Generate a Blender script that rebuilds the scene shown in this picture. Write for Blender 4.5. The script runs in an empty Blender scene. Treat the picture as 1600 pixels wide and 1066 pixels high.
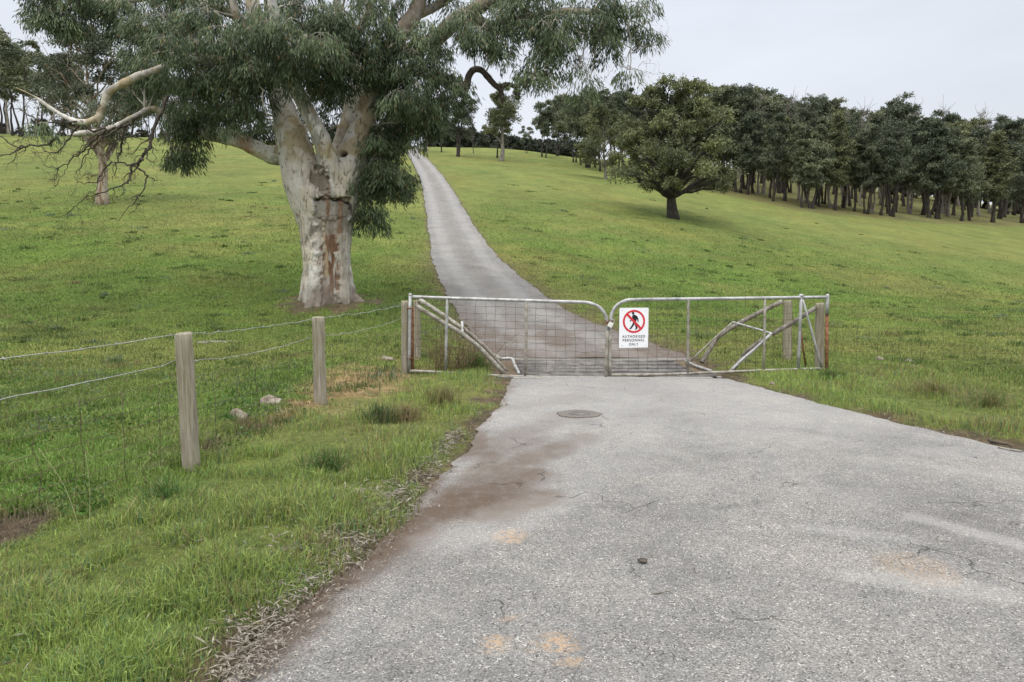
import bpy, math, random
import numpy as np
from mathutils import Vector

sc = bpy.context.scene
# ------------------------------------------------------------------ camera, sky, sun, exposure
CAMZ, PITCH, F = 1.5, math.radians(5.4), 1067.0          # F = focal length in photo pixels (24 mm lens)
cd = bpy.data.cameras.new('camera'); cam = bpy.data.objects.new('camera', cd); sc.collection.objects.link(cam)
cam.location = (0, 0, CAMZ); cam.rotation_euler = (math.pi/2 - PITCH, 0, 0)
cd.sensor_width = 36; cd.lens = F/1600*36; cd.clip_start = .05; cd.clip_end = 6000
sc.camera = cam

SUN_EL, SUN_AZ = math.radians(58), math.radians(205)      # high, behind the camera and a little left
w = bpy.data.worlds.new("World"); sc.world = w; w.use_nodes = True
nt = w.node_tree; bg = nt.nodes['Background']
sky = nt.nodes.new('ShaderNodeTexSky'); sky.sky_type = 'NISHITA'; sky.sun_disc = False
sky.sun_elevation = SUN_EL; sky.sun_rotation = SUN_AZ
tc = nt.nodes.new('ShaderNodeTexCoord'); sep = nt.nodes.new('ShaderNodeSeparateXYZ')
nt.links.new(tc.outputs['Generated'], sep.inputs[0])
ramp = nt.nodes.new('ShaderNodeValToRGB')                 # overcast sky: brighter towards the zenith
cr = ramp.color_ramp; cr.elements[0].position = 0.0; cr.elements[0].color = (.80, .84, .89, 1)
cr.elements[1].position = 1.0; cr.elements[1].color = (1.4, 1.4, 1.4, 1)
for p, c in ((.12, (.395, .412, .44, 1)), (.42, (.372, .398, .442, 1)), (.75, (1.12, 1.14, 1.18, 1))):
    e = cr.elements.new(p); e.color = c
cr.elements[0].color = (.415, .425, .44, 1)
nt.links.new(sep.outputs['Z'], ramp.inputs[0])
nz = nt.nodes.new('ShaderNodeTexNoise'); nz.inputs['Scale'].default_value = 2.2; nz.inputs['Detail'].default_value = 5
mp = nt.nodes.new('ShaderNodeMapping'); mp.inputs['Scale'].default_value = (1, 1, 3.5)
nt.links.new(tc.outputs['Generated'], mp.inputs[0]); nt.links.new(mp.outputs[0], nz.inputs['Vector'])
mr = nt.nodes.new('ShaderNodeMapRange'); mr.inputs[1].default_value = .3; mr.inputs[2].default_value = .7
mr.inputs[3].default_value = 20.0; mr.inputs[4].default_value = 23.2
nt.links.new(nz.outputs[0], mr.inputs[0])
vm = nt.nodes.new('ShaderNodeVectorMath'); vm.operation = 'SCALE'
nt.links.new(ramp.outputs[0], vm.inputs[0]); nt.links.new(mr.outputs[0], vm.inputs['Scale'])
mx = nt.nodes.new('ShaderNodeMix'); mx.data_type = 'RGBA'; mx.inputs[0].default_value = .93
nt.links.new(sky.outputs[0], mx.inputs[6]); nt.links.new(vm.outputs[0], mx.inputs[7])
nt.links.new(mx.outputs[2], bg.inputs['Color']); bg.inputs['Strength'].default_value = .1
sd = bpy.data.lights.new('sun', 'SUN'); sd.energy = 1.3; sd.angle = math.radians(28); sd.color = (1, .95, .87)
so = bpy.data.objects.new('sun', sd); sc.collection.objects.link(so)
sv = Vector((math.sin(SUN_AZ)*math.cos(SUN_EL), math.cos(SUN_AZ)*math.cos(SUN_EL), math.sin(SUN_EL)))
so.rotation_euler = sv.to_track_quat('Z', 'Y').to_euler(); so.location = (0, 0, 60)
vs = sc.view_settings; vs.view_transform = 'Standard'; vs.look = 'None'; vs.exposure = 0.0; vs.gamma = 1
sc.cycles.max_bounces = 6; sc.cycles.diffuse_bounces = 3; sc.cycles.transmission_bounces = 3

# ------------------------------------------------------------------ numeric helpers
RNG = np.random.default_rng(7)
CP, SP = math.cos(PITCH), math.sin(PITCH)

def vnoise(x, y, seed=0):
    x = np.asarray(x, float); y = np.asarray(y, float)
    ix = np.floor(x).astype(np.int64); iy = np.floor(y).astype(np.int64)
    fx = x - ix; fy = y - iy; fx = fx*fx*(3-2*fx); fy = fy*fy*(3-2*fy)
    def h(a, b):
        n = (a*374761393 + b*668265263 + seed*974634777) & 0xffffffff
        n = ((n ^ (n >> 13))*1274126177) & 0xffffffff
        n = ((n ^ (n >> 16))*2246822519) & 0xffffffff
        return (n & 0xffffff)/float(0xffffff)
    return (h(ix, iy)*(1-fx)+h(ix+1, iy)*fx)*(1-fy) + (h(ix, iy+1)*(1-fx)+h(ix+1, iy+1)*fx)*fy

def fbm(x, y, seed=0, o=4):
    s = 0; a = .5; t = 0
    for k in range(o):
        s = s + a*vnoise(np.asarray(x)*2**k, np.asarray(y)*2**k, seed+k*17); t += a; a *= .55
    return s/t

def spl(x, k): return k*np.logaddexp(0, np.asarray(x, float)/k)
def sstep(a, b, x):
    t = np.clip((np.asarray(x, float)-a)/(b-a), 0, 1); return t*t*(3-2*t)

def h0(x, y):                                   # the land: flat by the gate, a hill behind that falls to the right
    x = np.asarray(x, float); y = np.asarray(y, float)
    yc = y - spl(y-174-190*sstep(8, 85, x), 5)*1.12
    lat = -.14*(spl(x-1, 3)) + .03*spl(-x, 3)
    lat = lat*sstep(4, 30, y)
    z = .215*spl(yc-18 + lat/.215, 3.0)
    far = sstep(12, 60, y)
    z = z + far*(fbm(x/26, y/26, 5, 3)-.5)*1.1*sstep(3, 16, np.abs(x-road_mid(y)))
    return z
def ray(px, py):
    dx, dy = (px-800)/F, (533-py)/F
    return dx, CP + dy*SP, -SP + dy*CP
def at(px, py, Y):                              # point on the ray of a photo pixel at depth Y
    x, y, z = ray(px, py); t = Y/y
    return np.array((x*t, Y, CAMZ + z*t))
def hit(px, py):                                # where that ray meets the land
    x, y, z = ray(px, py)
    Y = 1.5
    while Y < 900:
        if CAMZ + z*Y/y < h0(x*Y/y, Y): break
        Y *= 1.004
    return np.array((x*Y/y, Y, float(h0(x*Y/y, Y))))
def proj(V):
    d = V - np.array((0, 0, CAMZ)); zc = d[:, 1]*CP - d[:, 2]*SP; u = d[:, 1]*SP + d[:, 2]*CP
    return 800 + F*d[:, 0]/zc, 533 - F*u/zc

# road centre and edges as functions of depth
_dr = [(594,800,1146),(560,772,1085),(530,745,1000),(496,716,911),(476,704,876),(452,692,842),(429,682,812),(397,674,775),(370,671.5,754),
       (334,668,731),(298,663,710),(279,658,697),(260,650.5,682),(247,644,669),(238,637.5,656)]
road_mid = lambda y: np.interp(y, [0, 10, 25, 36, 59, 100, 171], [1.5, 1.6, -1, -2.4, -5.4, -11.9, -23.5])
RY, RL, RR = [], [], []
for py, xl, xr in _dr:
    a, b = hit(xl, py), hit(xr, py)
    Y = (a[1]+b[1])/2
    RY.append(Y); RL.append((xl-800)/F*Y); RR.append((xr-800)/F*Y)
RY += [200, 260]; RL += [RL[-1]-5, RL[-1]-18]; RR += [RR[-1]-5, RR[-1]-18]
near_l = [(785,625),(757,662),(728,702),(697,745),(655,792),(600,852),(520,918),(455,968),(385,1066)]
near_r = [(1185,607),(1290,634),(1400,662),(1500,685),(1600,709)]
nl = [(hit(*p)[0], hit(*p)[1]) for p in near_l][::-1]; nr = [(hit(*p)[0], hit(*p)[1]) for p in near_r][::-1]
LY = [-8, 0, 1.5]+[p[1] for p in nl]+RY; LX = [-5, -2.3, -1.5]+[p[0] for p in nl]+RL
QY = [-8, 2, 3.8, 4.6, 5.2]+[p[1] for p in nr]+RY; QX = [40, 26, 14, 7.6, 5.3]+[p[0] for p in nr]+RR
def road_l(y): return np.interp(y, LY, LX) + (fbm(np.asarray(y)*2.3, np.asarray(y)*0+3, 11, 3)-.5)*.22
def road_r(y): return np.interp(y, QY, QX) + (fbm(np.asarray(y)*2.3, np.asarray(y)*0+9, 12, 3)-.5)*.22
def road_d(x, y):                               # > 0 on the road (metres to the nearer edge)
    return np.minimum(x-road_l(y), (road_r(y)-x)*np.where(np.asarray(y) < 6, .6, 1.0))

def mesh_data(name, V, faces, smooth=False):
    V = np.asarray(V, np.float32); me = bpy.data.meshes.new(name)
    faces = [np.asarray(f, np.int32) for f in faces if len(f)]
    nl_ = sum(f.size for f in faces); npoly = sum(len(f) for f in faces)
    me.vertices.add(len(V)); me.vertices.foreach_set('co', V.ravel())
    me.loops.add(nl_); me.polygons.add(npoly)
    me.loops.foreach_set('vertex_index', np.concatenate([f.ravel() for f in faces]))
    tot = np.concatenate([np.full(len(f), f.shape[1], np.int32) for f in faces])
    me.polygons.foreach_set('loop_start', np.concatenate([[0], np.cumsum(tot)[:-1]]).astype(np.int32))
    me.polygons.foreach_set('use_smooth', np.full(npoly, bool(smooth)))
    me.update(calc_edges=True)
    return me
def colour(me, name, C):
    C = np.asarray(C, np.float32)
    if C.shape[1] == 3: C = np.hstack([C, np.ones((len(C), 1), np.float32)])
    a = me.color_attributes.new(name, 'FLOAT_COLOR', 'POINT'); a.data.foreach_set('color', C.ravel())
def link(name, me, mat=None, parent=None, loc=(0, 0, 0)):
    o = bpy.data.objects.new(name, me); sc.collection.objects.link(o); o.location = loc
    if mat and me is not None: me.materials.append(mat)
    if parent: o.parent = parent
    return o
def tag(o, label=None, cat=None, group=None, kind=None):
    if label: o['label'] = label
    if cat: o['category'] = cat
    if group: o['group'] = group
    if kind: o['kind'] = kind
    return o
def empty(name, loc, label, cat, group=None):
    o = link(name, None, loc=tuple(loc)); o.empty_display_size = .1
    return tag(o, label, cat, group)

class MB:                                       # collects pieces, builds ONE mesh object
    def __init__(s): s.V = []; s.F = {}; s.n = 0
    def add(s, V, F):
        V = np.asarray(V, float)
        for f in (F if isinstance(F, list) else [F]):
            f = np.asarray(f)
            if len(f): s.F.setdefault(f.shape[1], []).append(f+s.n)
        s.V.append(V); s.n += len(V); return s
    def tube(s, P, R, n=8, cap=True, squash=None):
        P = np.asarray(P, float); m = len(P); R = np.broadcast_to(np.asarray(R, float), (m,))
        T = np.gradient(P, axis=0); T /= np.linalg.norm(T, axis=1)[:, None]+1e-9
        ref = np.array((0, 0, 1.)) if abs(T[0, 2]) < .9 else np.array((0, 1., 0))
        A = []
        a = np.cross(ref, T[0]); a /= np.linalg.norm(a)
        for t in T:
            a = a - t*np.dot(a, t); a = a/(np.linalg.norm(a)+1e-9); A.append(a)
        A = np.array(A); B = np.cross(T, A)
        th = np.arange(n)*2*math.pi/n
        V = P[:, None] + R[:, None, None]*(A[:, None]*np.cos(th)[None, :, None] + B[:, None]*np.sin(th)[None, :, None])
        V = V.reshape(-1, 3)
        i = np.arange(m-1)[:, None]*n; j = np.arange(n)[None]; j2 = (j+1) % n
        q = np.stack([i+j, i+j2, i+n+j2, i+n+j], -1).reshape(-1, 4)
        fs = [q]
        if cap:
            V = np.vstack([V, P[:1], P[-1:]])
            k = np.arange(n); k2 = (k+1) % n
            fs.append(np.vstack([np.stack([k*0+m*n, k2, k], 1), np.stack([k*0+m*n+1, (m-1)*n+k, (m-1)*n+k2], 1)]))
        return s.add(V, fs)
    def box(s, lo, hi, rz=0, c=(0, 0, 0)):
        x0, y0, z0 = lo; x1, y1, z1 = hi
        V = np.array([(x0,y0,z0),(x1,y0,z0),(x1,y1,z0),(x0,y1,z0),(x0,y0,z1),(x1,y0,z1),(x1,y1,z1),(x0,y1,z1)], float)
        R = np.array([[math.cos(rz), -math.sin(rz), 0], [math.sin(rz), math.cos(rz), 0], [0, 0, 1]])
        return s.add(V@R.T+np.array(c), np.array([(0,3,2,1),(4,5,6,7),(0,1,5,4),(1,2,6,5),(2,3,7,6),(3,0,4,7)]))
    def ball(s, c, r, n=10, jit=0, rng=None, sq=(1, 1, 1)):
        V = []; m = n//2
        for i in range(m+1):
            for j in range(n):
                a, b = math.pi*i/m, 2*math.pi*j/n
                V.append((math.sin(a)*math.cos(b), math.sin(a)*math.sin(b), math.cos(a)))
        V = np.array(V)
        if jit:
            k = 1+jit*(fbm(V[:, 0]*1.7+V[:, 2]+c[0]*9, V[:, 1]*1.7-V[:, 2]+c[1]*7, 3, 3)-.5)*2
            V = V*k[:, None]
        F_ = [(i*n+j, (i+1)*n+j, (i+1)*n+(j+1) % n, i*n+(j+1) % n) for i in range(m) for j in range(n)]
        return s.add(V*r*np.array(sq)+np.array(c), np.array(F_))
    def data(s, name, smooth=True):
        return mesh_data(name, np.vstack(s.V), [np.vstack(v) for v in s.F.values()], smooth)
    def build(s, name, mat, parent=None, smooth=True, loc=(0, 0, 0)):
        me = s.data(name, smooth)
        if parent is not None:
            off = np.array(parent.matrix_world.translation) if False else np.array(parent.location)
            V = np.vstack(s.V)-off; me.vertices.foreach_set('co', V.astype(np.float32).ravel()); me.update()
        return link(name, me, mat, parent)

def catmull(P, n=8):
    P = np.asarray(P, float); Q = np.vstack([2*P[0]-P[1], P, 2*P[-1]-P[-2]]); out = []
    for i in range(1, len(Q)-2):
        for t in np.arange(n)/n:
            out.append(.5*(2*Q[i] + (Q[i+1]-Q[i-1])*t + (2*Q[i-1]-5*Q[i]+4*Q[i+1]-Q[i+2])*t*t + (3*Q[i]-Q[i-1]-3*Q[i+1]+Q[i+2])*t**3))
    out.append(P[-1]); return np.array(out)

# ------------------------------------------------------------------ materials
def new_mat(name, rough=.8, spec=.3):
    m = bpy.data.materials.new(name); m.use_nodes = True
    b = m.node_tree.nodes['Principled BSDF']; b.inputs['Roughness'].default_value = rough
    b.inputs['Specular IOR Level'].default_value = spec
    return m, m.node_tree, b
def N(t, typ, ins=None, **kw):
    n = t.nodes.new('ShaderNode'+typ)
    for k, v in kw.items(): setattr(n, k, v)
    for k, v in (ins or {}).items():
        if isinstance(v, bpy.types.NodeSocket): t.links.new(v, n.inputs[k])
        else: n.inputs[k].default_value = v
    return n
def noise(t, vec, scale, detail=4, rough=.55):
    return N(t, 'TexNoise', {'Vector': vec, 'Scale': scale, 'Detail': detail, 'Roughness': rough}).outputs[0]
def rmp(t, fac, stops):
    r = N(t, 'ValToRGB', {0: fac}); e = r.color_ramp.elements
    while len(e) < len(stops): e.new(.5)
    for el, (p, c) in zip(e, stops): el.position = p; el.color = (*c, 1) if len(c) == 3 else c
    return r.outputs[0]
def mixc(t, f, a, b, mode='MIX'):
    n = t.nodes.new('ShaderNodeMix'); n.data_type = 'RGBA'; n.blend_type = mode
    for i, v in ((0, f), (6, a), (7, b)):
        if isinstance(v, bpy.types.NodeSocket): t.links.new(v, n.inputs[i])
        else: n.inputs[i].default_value = (*v, 1) if isinstance(v, tuple) else v
    return n.outputs[2]
def bump(t, b, h, dist=.01, strength=1):
    n = N(t, 'Bump', {'Height': h, 'Distance': dist, 'Strength': strength}); t.links.new(n.outputs[0], b.inputs['Normal'])
def geo(t): return N(t, 'NewGeometry').outputs['Position']
def attr(t, name): return N(t, 'Attribute', attribute_name=name).outputs['Color']
def maths(t, op, a, b=0.0, c=None):
    n = N(t, 'Math', operation=op)
    for i, v in enumerate((a, b, c)):
        if v is None: continue
        if isinstance(v, bpy.types.NodeSocket): t.links.new(v, n.inputs[i])
        else: n.inputs[i].default_value = v
    return n.outputs[0]

def leaf_mat(name, trans=.22, rough=.5):
    m, t, b = new_mat(name, rough, .35)
    c = attr(t, 'col'); t.links.new(c, b.inputs['Base Color'])
    tr = N(t, 'BsdfTranslucent', {'Color': c}); ms = N(t, 'MixShader', {0: trans})
    t.links.new(b.outputs[0], ms.inputs[1]); t.links.new(tr.outputs[0], ms.inputs[2])
    t.links.new(ms.outputs[0], t.nodes['Material Output'].inputs[0]); return m
M = {}
M['leaf'] = leaf_mat('gum_leaf', .14, .55); M['blade'] = leaf_mat('grass_blade', .3, .6); M['dry'] = leaf_mat('dry_leaf', .1, .8)

def bark_mat(name, stops, zs=.25, sc_=14, bd=.02):
    m, t, b = new_mat(name, .9, .15)
    v = N(t, 'Mapping', {0: N(t, 'TexCoord').outputs['Object'], 3: (1, 1, zs)}).outputs[0]
    n = noise(t, v, sc_, 6, .65)
    t.links.new(rmp(t, n, stops), b.inputs['Base Color']); bump(t, b, n, bd); return m
M['bark_dark'] = bark_mat('dark_rough_bark', [(.3, (.018, .015, .012)), (.52, (.05, .043, .036)), (.75, (.12, .105, .09))], .2, 9, .04)
M['bark_grey'] = bark_mat('grey_gum_bark', [(.3, (.07, .058, .045)), (.5, (.2, .18, .15)), (.72, (.4, .37, .32))], .2, 9)
M['bark_dead'] = bark_mat('dead_wood', [(.3, (.03, .025, .02)), (.55, (.095, .08, .066)), (.75, (.2, .18, .155))], .5, 12)
M['bark_scar'] = bark_mat('pale_brown_bark', [(.3, (.1, .055, .03)), (.45, (.27, .19, .12)), (.55, (.4, .35, .28)), (.72, (.24, .2, .16))], .12, 4)
M['bark_limb'] = bark_mat('pale_limb_bark', [(.25, (.14, .115, .08)), (.45, (.36, .33, .27)), (.6, (.47, .44, .37)), (.75, (.27, .24, .19))], .5, 6)

# painted colour of the big trunk: patches held in a vertex attribute, fine streaks here
m, t, b = new_mat('white_gum_bark', .75, .25)
v = N(t, 'Mapping', {0: N(t, 'TexCoord').outputs['Object'], 3: (1, 1, .16)}).outputs[0]
n1 = noise(t, v, 22, 7, .68); n2 = noise(t, N(t, 'TexCoord').outputs['Object'], 5, 6, .6)
c = mixc(t, .55, attr(t, 'col'), rmp(t, n1, [(.28, (.45, .42, .38)), (.5, (1, .98, .95)), (.72, (1.2, 1.2, 1.2))]), 'MULTIPLY')
c = mixc(t, .6, c, rmp(t, n2, [(.3, (.74, .68, .56)), (.5, (1, 1, 1)), (.72, (.9, .93, .96))]), 'MULTIPLY')
spv = N(t, 'Mapping', {0: N(t, 'TexCoord').outputs['Object'], 3: (1, 1, .45)}).outputs[0]
sp_ = noise(t, spv, 11, 3, .5)
c = mixc(t, rmp(t, sp_, [(.63, (0, 0, 0)), (.66, (1, 1, 1))]), c, (.22, .18, .13))
t.links.new(c, b.inputs['Base Color']); bump(t, b, maths(t, 'ADD', n1, maths(t, 'MULTIPLY', sp_, -.5)), .018); M['gum_bark'] = m

# ground under the grass
m, t, b = new_mat('pasture', .95, .1)
g = geo(t); n1 = noise(t, g, 9, 6, .7); n2 = noise(t, g, 1.4, 5, .65); n3 = noise(t, g, 45, 4, .7)
c = mixc(t, .8, attr(t, 'col'), rmp(t, n1, [(.25, (.42, .45, .4)), (.5, (1, 1, 1)), (.75, (1.5, 1.42, 1.25))]), 'MULTIPLY')
c = mixc(t, .6, c, rmp(t, n2, [(.28, (.62, .72, .6)), (.5, (1, 1, 1)), (.74, (1.3, 1.15, .9))]), 'MULTIPLY')
c = mixc(t, .5, c, rmp(t, n3, [(.3, (.5, .5, .5)), (.5, (1, 1, 1)), (.7, (1.5, 1.5, 1.4))]), 'MULTIPLY')
n4 = noise(t, N(t, 'Mapping', {0: g, 3: (.55, 1, 1)}).outputs[0], 2.6, 5, .7); n5 = noise(t, g, .16, 5, .6)
c = mixc(t, .75, c, rmp(t, n4, [(.3, (.72, .77, .68)), (.45, (1, 1, 1)), (.62, (1.1, 1.07, 1.0)), (.75, (1.35, 1.25, 1.08))]), 'MULTIPLY')
c = mixc(t, .6, c, rmp(t, n5, [(.32, (.72, .84, .74)), (.5, (1, 1, 1)), (.68, (1.2, 1.08, .95))]), 'MULTIPLY')
t.links.new(c, b.inputs['Base Color']); bump(t, b, maths(t, 'ADD', maths(t, 'ADD', n1, maths(t, 'MULTIPLY', n3, .4)), maths(t, 'MULTIPLY', n4, 2.5)), .11); M['ground'] = m

# chip-seal road
def road_mat(name, chip=170, tone=1.0):
    m, t, b = new_mat(name, .92, .2); g = geo(t)
    vo = N(t, 'TexVoronoi', {'Vector': g, 'Scale': chip}); vs_ = N(t, 'Separate' + 'Color', {0: vo.outputs['Color']}).outputs[0]
    vo2 = N(t, 'TexVoronoi', {'Vector': g, 'Scale': chip*.37}); v2 = N(t, 'SeparateColor', {0: vo2.outputs['Color']}).outputs[1]
    f = lambda k: k*tone
    base = rmp(t, vs_, [(0, (f(.10), f(.097), f(.093))), (.25, (f(.195), f(.19), f(.182))), (.75, (f(.265), f(.258), f(.246))), (.95, (f(.34), f(.33), f(.315))), (1, (f(.54), f(.52), f(.49)))])
    base = mixc(t, rmp(t, v2, [(.92, (0, 0, 0)), (.95, (.6, .6, .6))]), base, rmp(t, vs_, [(0, (.035, .034, .033)), (.5, (.09, .088, .085)), (.75, (.62, .6, .56))]))
    big = noise(t, g, .9, 6, .6); mid = noise(t, g, 6, 5, .7)
    base = mixc(t, .75, base, rmp(t, big, [(.3, (.72, .71, .71)), (.5, (1, 1, 1)), (.68, (1.28, 1.24, 1.18))]), 'MULTIPLY')
    base = mixc(t, .6, base, rmp(t, mid, [(.3, (.7, .7, .7)), (.55, (1.02, 1, .98)), (.75, (1.25, 1.2, 1.12))]), 'MULTIPLY')
    mk = N(t, 'SeparateColor', {0: attr(t, 'mask')})
    dn = noise(t, g, 11, 6, .7)
    dirt = maths(t, 'MULTIPLY', mk.outputs[0], rmp(t, dn, [(.25, (.62, .62, .62)), (.55, (1, 1, 1))]))
    base = mixc(t, dirt, base, mixc(t, noise(t, g, 60, 3, .7), (.062, .042, .030), (.165, .122, .092)))
    orr = maths(t, 'MULTIPLY', mk.outputs[1], rmp(t, noise(t, g, 38, 4, .7), [(.42, (0, 0, 0)), (.56, (1, 1, 1))]))
    base = mixc(t, maths(t, 'MULTIPLY', orr, .75), base, (.46, .31, .18))
    pale = maths(t, 'MULTIPLY', mk.outputs[2], .34)
    base = mixc(t, pale, base, (.47, .455, .43))
    # cracks
    wv = N(t, 'VectorMath', {0: g, 1: N(t, 'VectorMath', {0: N(t, 'TexNoise', {'Vector': g, 'Scale': 3.0, 'Detail': 5}).outputs['Color'], 'Scale': .7}, operation='SCALE').outputs[0]}, operation='ADD').outputs[0]
    ck = N(t, 'TexVoronoi', {'Vector': wv, 'Scale': .85}, feature='DISTANCE_TO_EDGE').outputs['Distance']
    cm = maths(t, 'MULTIPLY', rmp(t, ck, [(0, (1, 1, 1)), (.007, (0, 0, 0))]), rmp(t, noise(t, g, 1.3, 2), [(.5, (0, 0, 0)), (.6, (.8, .8, .8))]))
    base = mixc(t, cm, base, (.04, .038, .035))
    t.links.new(base, b.inputs['Base Color'])
    bump(t, b, maths(t, 'ADD', vo.outputs['Distance'], maths(t, 'MULTIPLY', cm, -2)), .006, .8); return m
M['road'] = road_mat('chip_seal', 165, .95); M['drive'] = road_mat('worn_driveway_seal', 165, .80)

def metal(name, stops, rough=.55, met=.35, sc_=8):
    m, t, b = new_mat(name, rough, .4); v = N(t, 'TexCoord').outputs['Object']
    n = noise(t, v, sc_, 6, .7); t.links.new(rmp(t, n, stops), b.inputs['Base Color']); b.inputs['Metallic'].default_value = met
    bump(t, b, n, .002); return m
M['galv'] = metal('galvanised_pipe', [(.3, (.2, .19, .17)), (.48, (.36, .36, .35)), (.62, (.5, .5, .49)), (.75, (.33, .28, .2))])
M['galv_dull'] = metal('dull_pipe', [(.3, (.14, .11, .08)), (.5, (.31, .29, .24)), (.62, (.41, .39, .34)), (.74, (.23, .15, .09))], .7, .2, 10)
M['rust'] = metal('rusty_steel', [(.3, (.09, .04, .022)), (.5, (.26, .12, .06)), (.7, (.36, .22, .13))], .85, .1, 14)
M['wire'] = metal('old_wire', [(.3, (.22, .21, .195)), (.6, (.43, .42, .39))], .5, .3)
M['wire_rusty'] = metal('rusty_wire', [(.35, (.07, .045, .03)), (.65, (.17, .13, .1))], .8, .2)
M['steel_dark'] = metal('dark_rail_steel', [(.3, (.06, .055, .05)), (.5, (.15, .14, .13)), (.7, (.26, .24, .22))], .6, .4, 5)
M['white_paint'] = new_mat('white_sign_paint', .35, .4)[0]; M['white_paint'].node_tree.nodes['Principled BSDF'].inputs['Base Color'].default_value = (.86, .86, .87, 1)
M['red_paint'] = new_mat('red_sign_paint', .4, .4)[0]; M['red_paint'].node_tree.nodes['Principled BSDF'].inputs['Base Color'].default_value = (.62, .03, .04, 1)
M['black_paint'] = new_mat('black_sign_paint', .4, .4)[0]; M['black_paint'].node_tree.nodes['Principled BSDF'].inputs['Base Color'].default_value = (.012, .012, .016, 1)
M['brass'] = metal('padlock_body', [(.3, (.6, .58, .52)), (.7, (.85, .84, .8))], .4, .2)
# weathered round posts
m, t, b = new_mat('weathered_post', .9, .15); v = N(t, 'TexCoord').outputs['Object']
vv = N(t, 'Mapping', {0: v, 3: (1, 1, .06)}).outputs[0]; n1 = noise(t, vv, 55, 6, .7); n2 = noise(t, v, 5, 4)
c = rmp(t, n1, [(.28, (.09, .075, .055)), (.45, (.25, .215, .165)), (.6, (.36, .325, .265)), (.78, (.45, .42, .36))])
c = mixc(t, rmp(t, n2, [(.4, (0, 0, 0)), (.7, (.5, .5, .5))]), c, (.27, .25, .14))
t.links.new(c, b.inputs['Base Color']); bump(t, b, n1, .006); M['post'] = m
m, t, b = new_mat('pale_stone', .9, .2); v = N(t, 'TexCoord').outputs['Object']; n1 = noise(t, v, 14, 6, .7)
t.links.new(rmp(t, n1, [(.3, (.1, .075, .055)), (.48, (.24, .2, .155)), (.7, (.42, .38, .31))]), b.inputs['Base Color']); bump(t, b, n1, .02); M['stone'] = m
m, t, b = new_mat('old_concrete', .9, .2); v = geo(t); n1 = noise(t, v, 7, 7, .7); n2 = noise(t, v, 90, 3, .7)
c = rmp(t, n1, [(.3, (.17, .155, .135)), (.5, (.27, .255, .23)), (.72, (.35, .335, .305))])
c = mixc(t, .4, c, rmp(t, n2, [(.3, (.6, .6, .6)), (.7, (1.3, 1.3, 1.3))]), 'MULTIPLY')
t.links.new(c, b.inputs['Base Color']); bump(t, b, n2, .004); M['concrete'] = m
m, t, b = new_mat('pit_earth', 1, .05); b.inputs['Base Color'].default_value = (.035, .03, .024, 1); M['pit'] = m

# ------------------------------------------------------------------ ground sheet
TREE_P = hit(513, 479); TY = TREE_P[1]
GY = float(hit(949, 593)[1])                     # depth of the gate's middle
PIT = (.08, 2.75, float(hit(949, 589)[1]), float(hit(949, 564.5)[1]))   # hole under the cattle grid
FENCE = [np.array((-3.35, 2.0)), hit(300, 738)[:2], hit(501, 642)[:2], np.array((-1.62, 10.3))]
def fence_x(y): return np.interp(y, [p[1] for p in FENCE], [p[0] for p in FENCE])

def dirt_mask(x, y):
    d = road_d(x, y); nn = fbm(x*3, y*3, 21, 4)
    edge = sstep(.32, .02, -d + (nn-.5)*.8)*sstep(25, 12, y)
    edge = np.maximum(edge, .6*sstep(.9, .1, -d+(nn-.5)*2.2)*sstep(40, 14, y)*sstep(9.5, 11.5, y))
    edge = np.maximum(edge, sstep(.22, .02, -d+(nn-.5)*.4)*.7*sstep(200, 60, y))
    r = np.hypot(x-TREE_P[0], (y-TREE_P[1])*.9)
    tr = sstep(1.5, .9, r + (nn-.5)*2.0)*.9
    fx = x-(fence_x(y)-.12); fl = sstep(.42, .1, np.abs(fx)+(nn-.42)*.9)*sstep(12, 9, y)*sstep(.43, .54, fbm(x*.9+3, y*.9, 33, 3))
    gl = sstep(1.05, .4, np.hypot((x+1.95)*1.1, (y-9.2)*.42)+(nn-.5)*1.0)*.95
    return np.clip(np.maximum.reduce([edge, tr, fl, gl]), 0, 1)
def grass_tone(x, y):
    """large patches of the sward: 0 lush green, 1 yellowish"""
    a = fbm(x/7, y/7, 41, 4); b_ = fbm(x/1.6, y/1.6, 44, 4); c_ = fbm(x/22, y/14, 47, 3)
    tt = .42*a+.3*b_+.28*c_
    tt = sstep(.36, .64, tt)
    tt = tt + .28*sstep(.9, .1, -road_d(x, y)/3)*sstep(14, 30, y)
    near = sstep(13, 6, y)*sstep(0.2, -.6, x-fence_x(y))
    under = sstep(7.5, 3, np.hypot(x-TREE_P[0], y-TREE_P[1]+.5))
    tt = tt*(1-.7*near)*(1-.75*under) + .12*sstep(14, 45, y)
    tt = tt*(1-.35*sstep(20, 60, y))+.15*sstep(20, 60, y)
    return np.clip(tt, 0, 1)
_wb = [(px_, hit(px_, np.interp(px_, [1080, 1150, 1200, 1250, 1300, 1360, 1440, 1500, 1600], [287, 303, 314, 325, 331, 336, 343, 346, 350])+4)) for px_ in range(1090, 1601, 30)]
_wu = [p[0]/p[1] for _, p in _wb]; _wy = [p[1] for _, p in _wb]
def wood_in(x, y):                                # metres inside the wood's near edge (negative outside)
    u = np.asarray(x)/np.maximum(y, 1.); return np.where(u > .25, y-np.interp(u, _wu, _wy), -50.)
def verge_w(x, y):                                # 1 on the rank verge between road and fence, 0 on the grazed pasture
    l = sstep(-.15, .35, x-fence_x(y))*sstep(10.4, 9.6, y)*(x < road_l(y))
    r = sstep(11.2, 10.2, y)*(x > road_r(y)-.1)*sstep(3.6, 1.8, x-road_r(y))
    return np.maximum(l, r)
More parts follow.
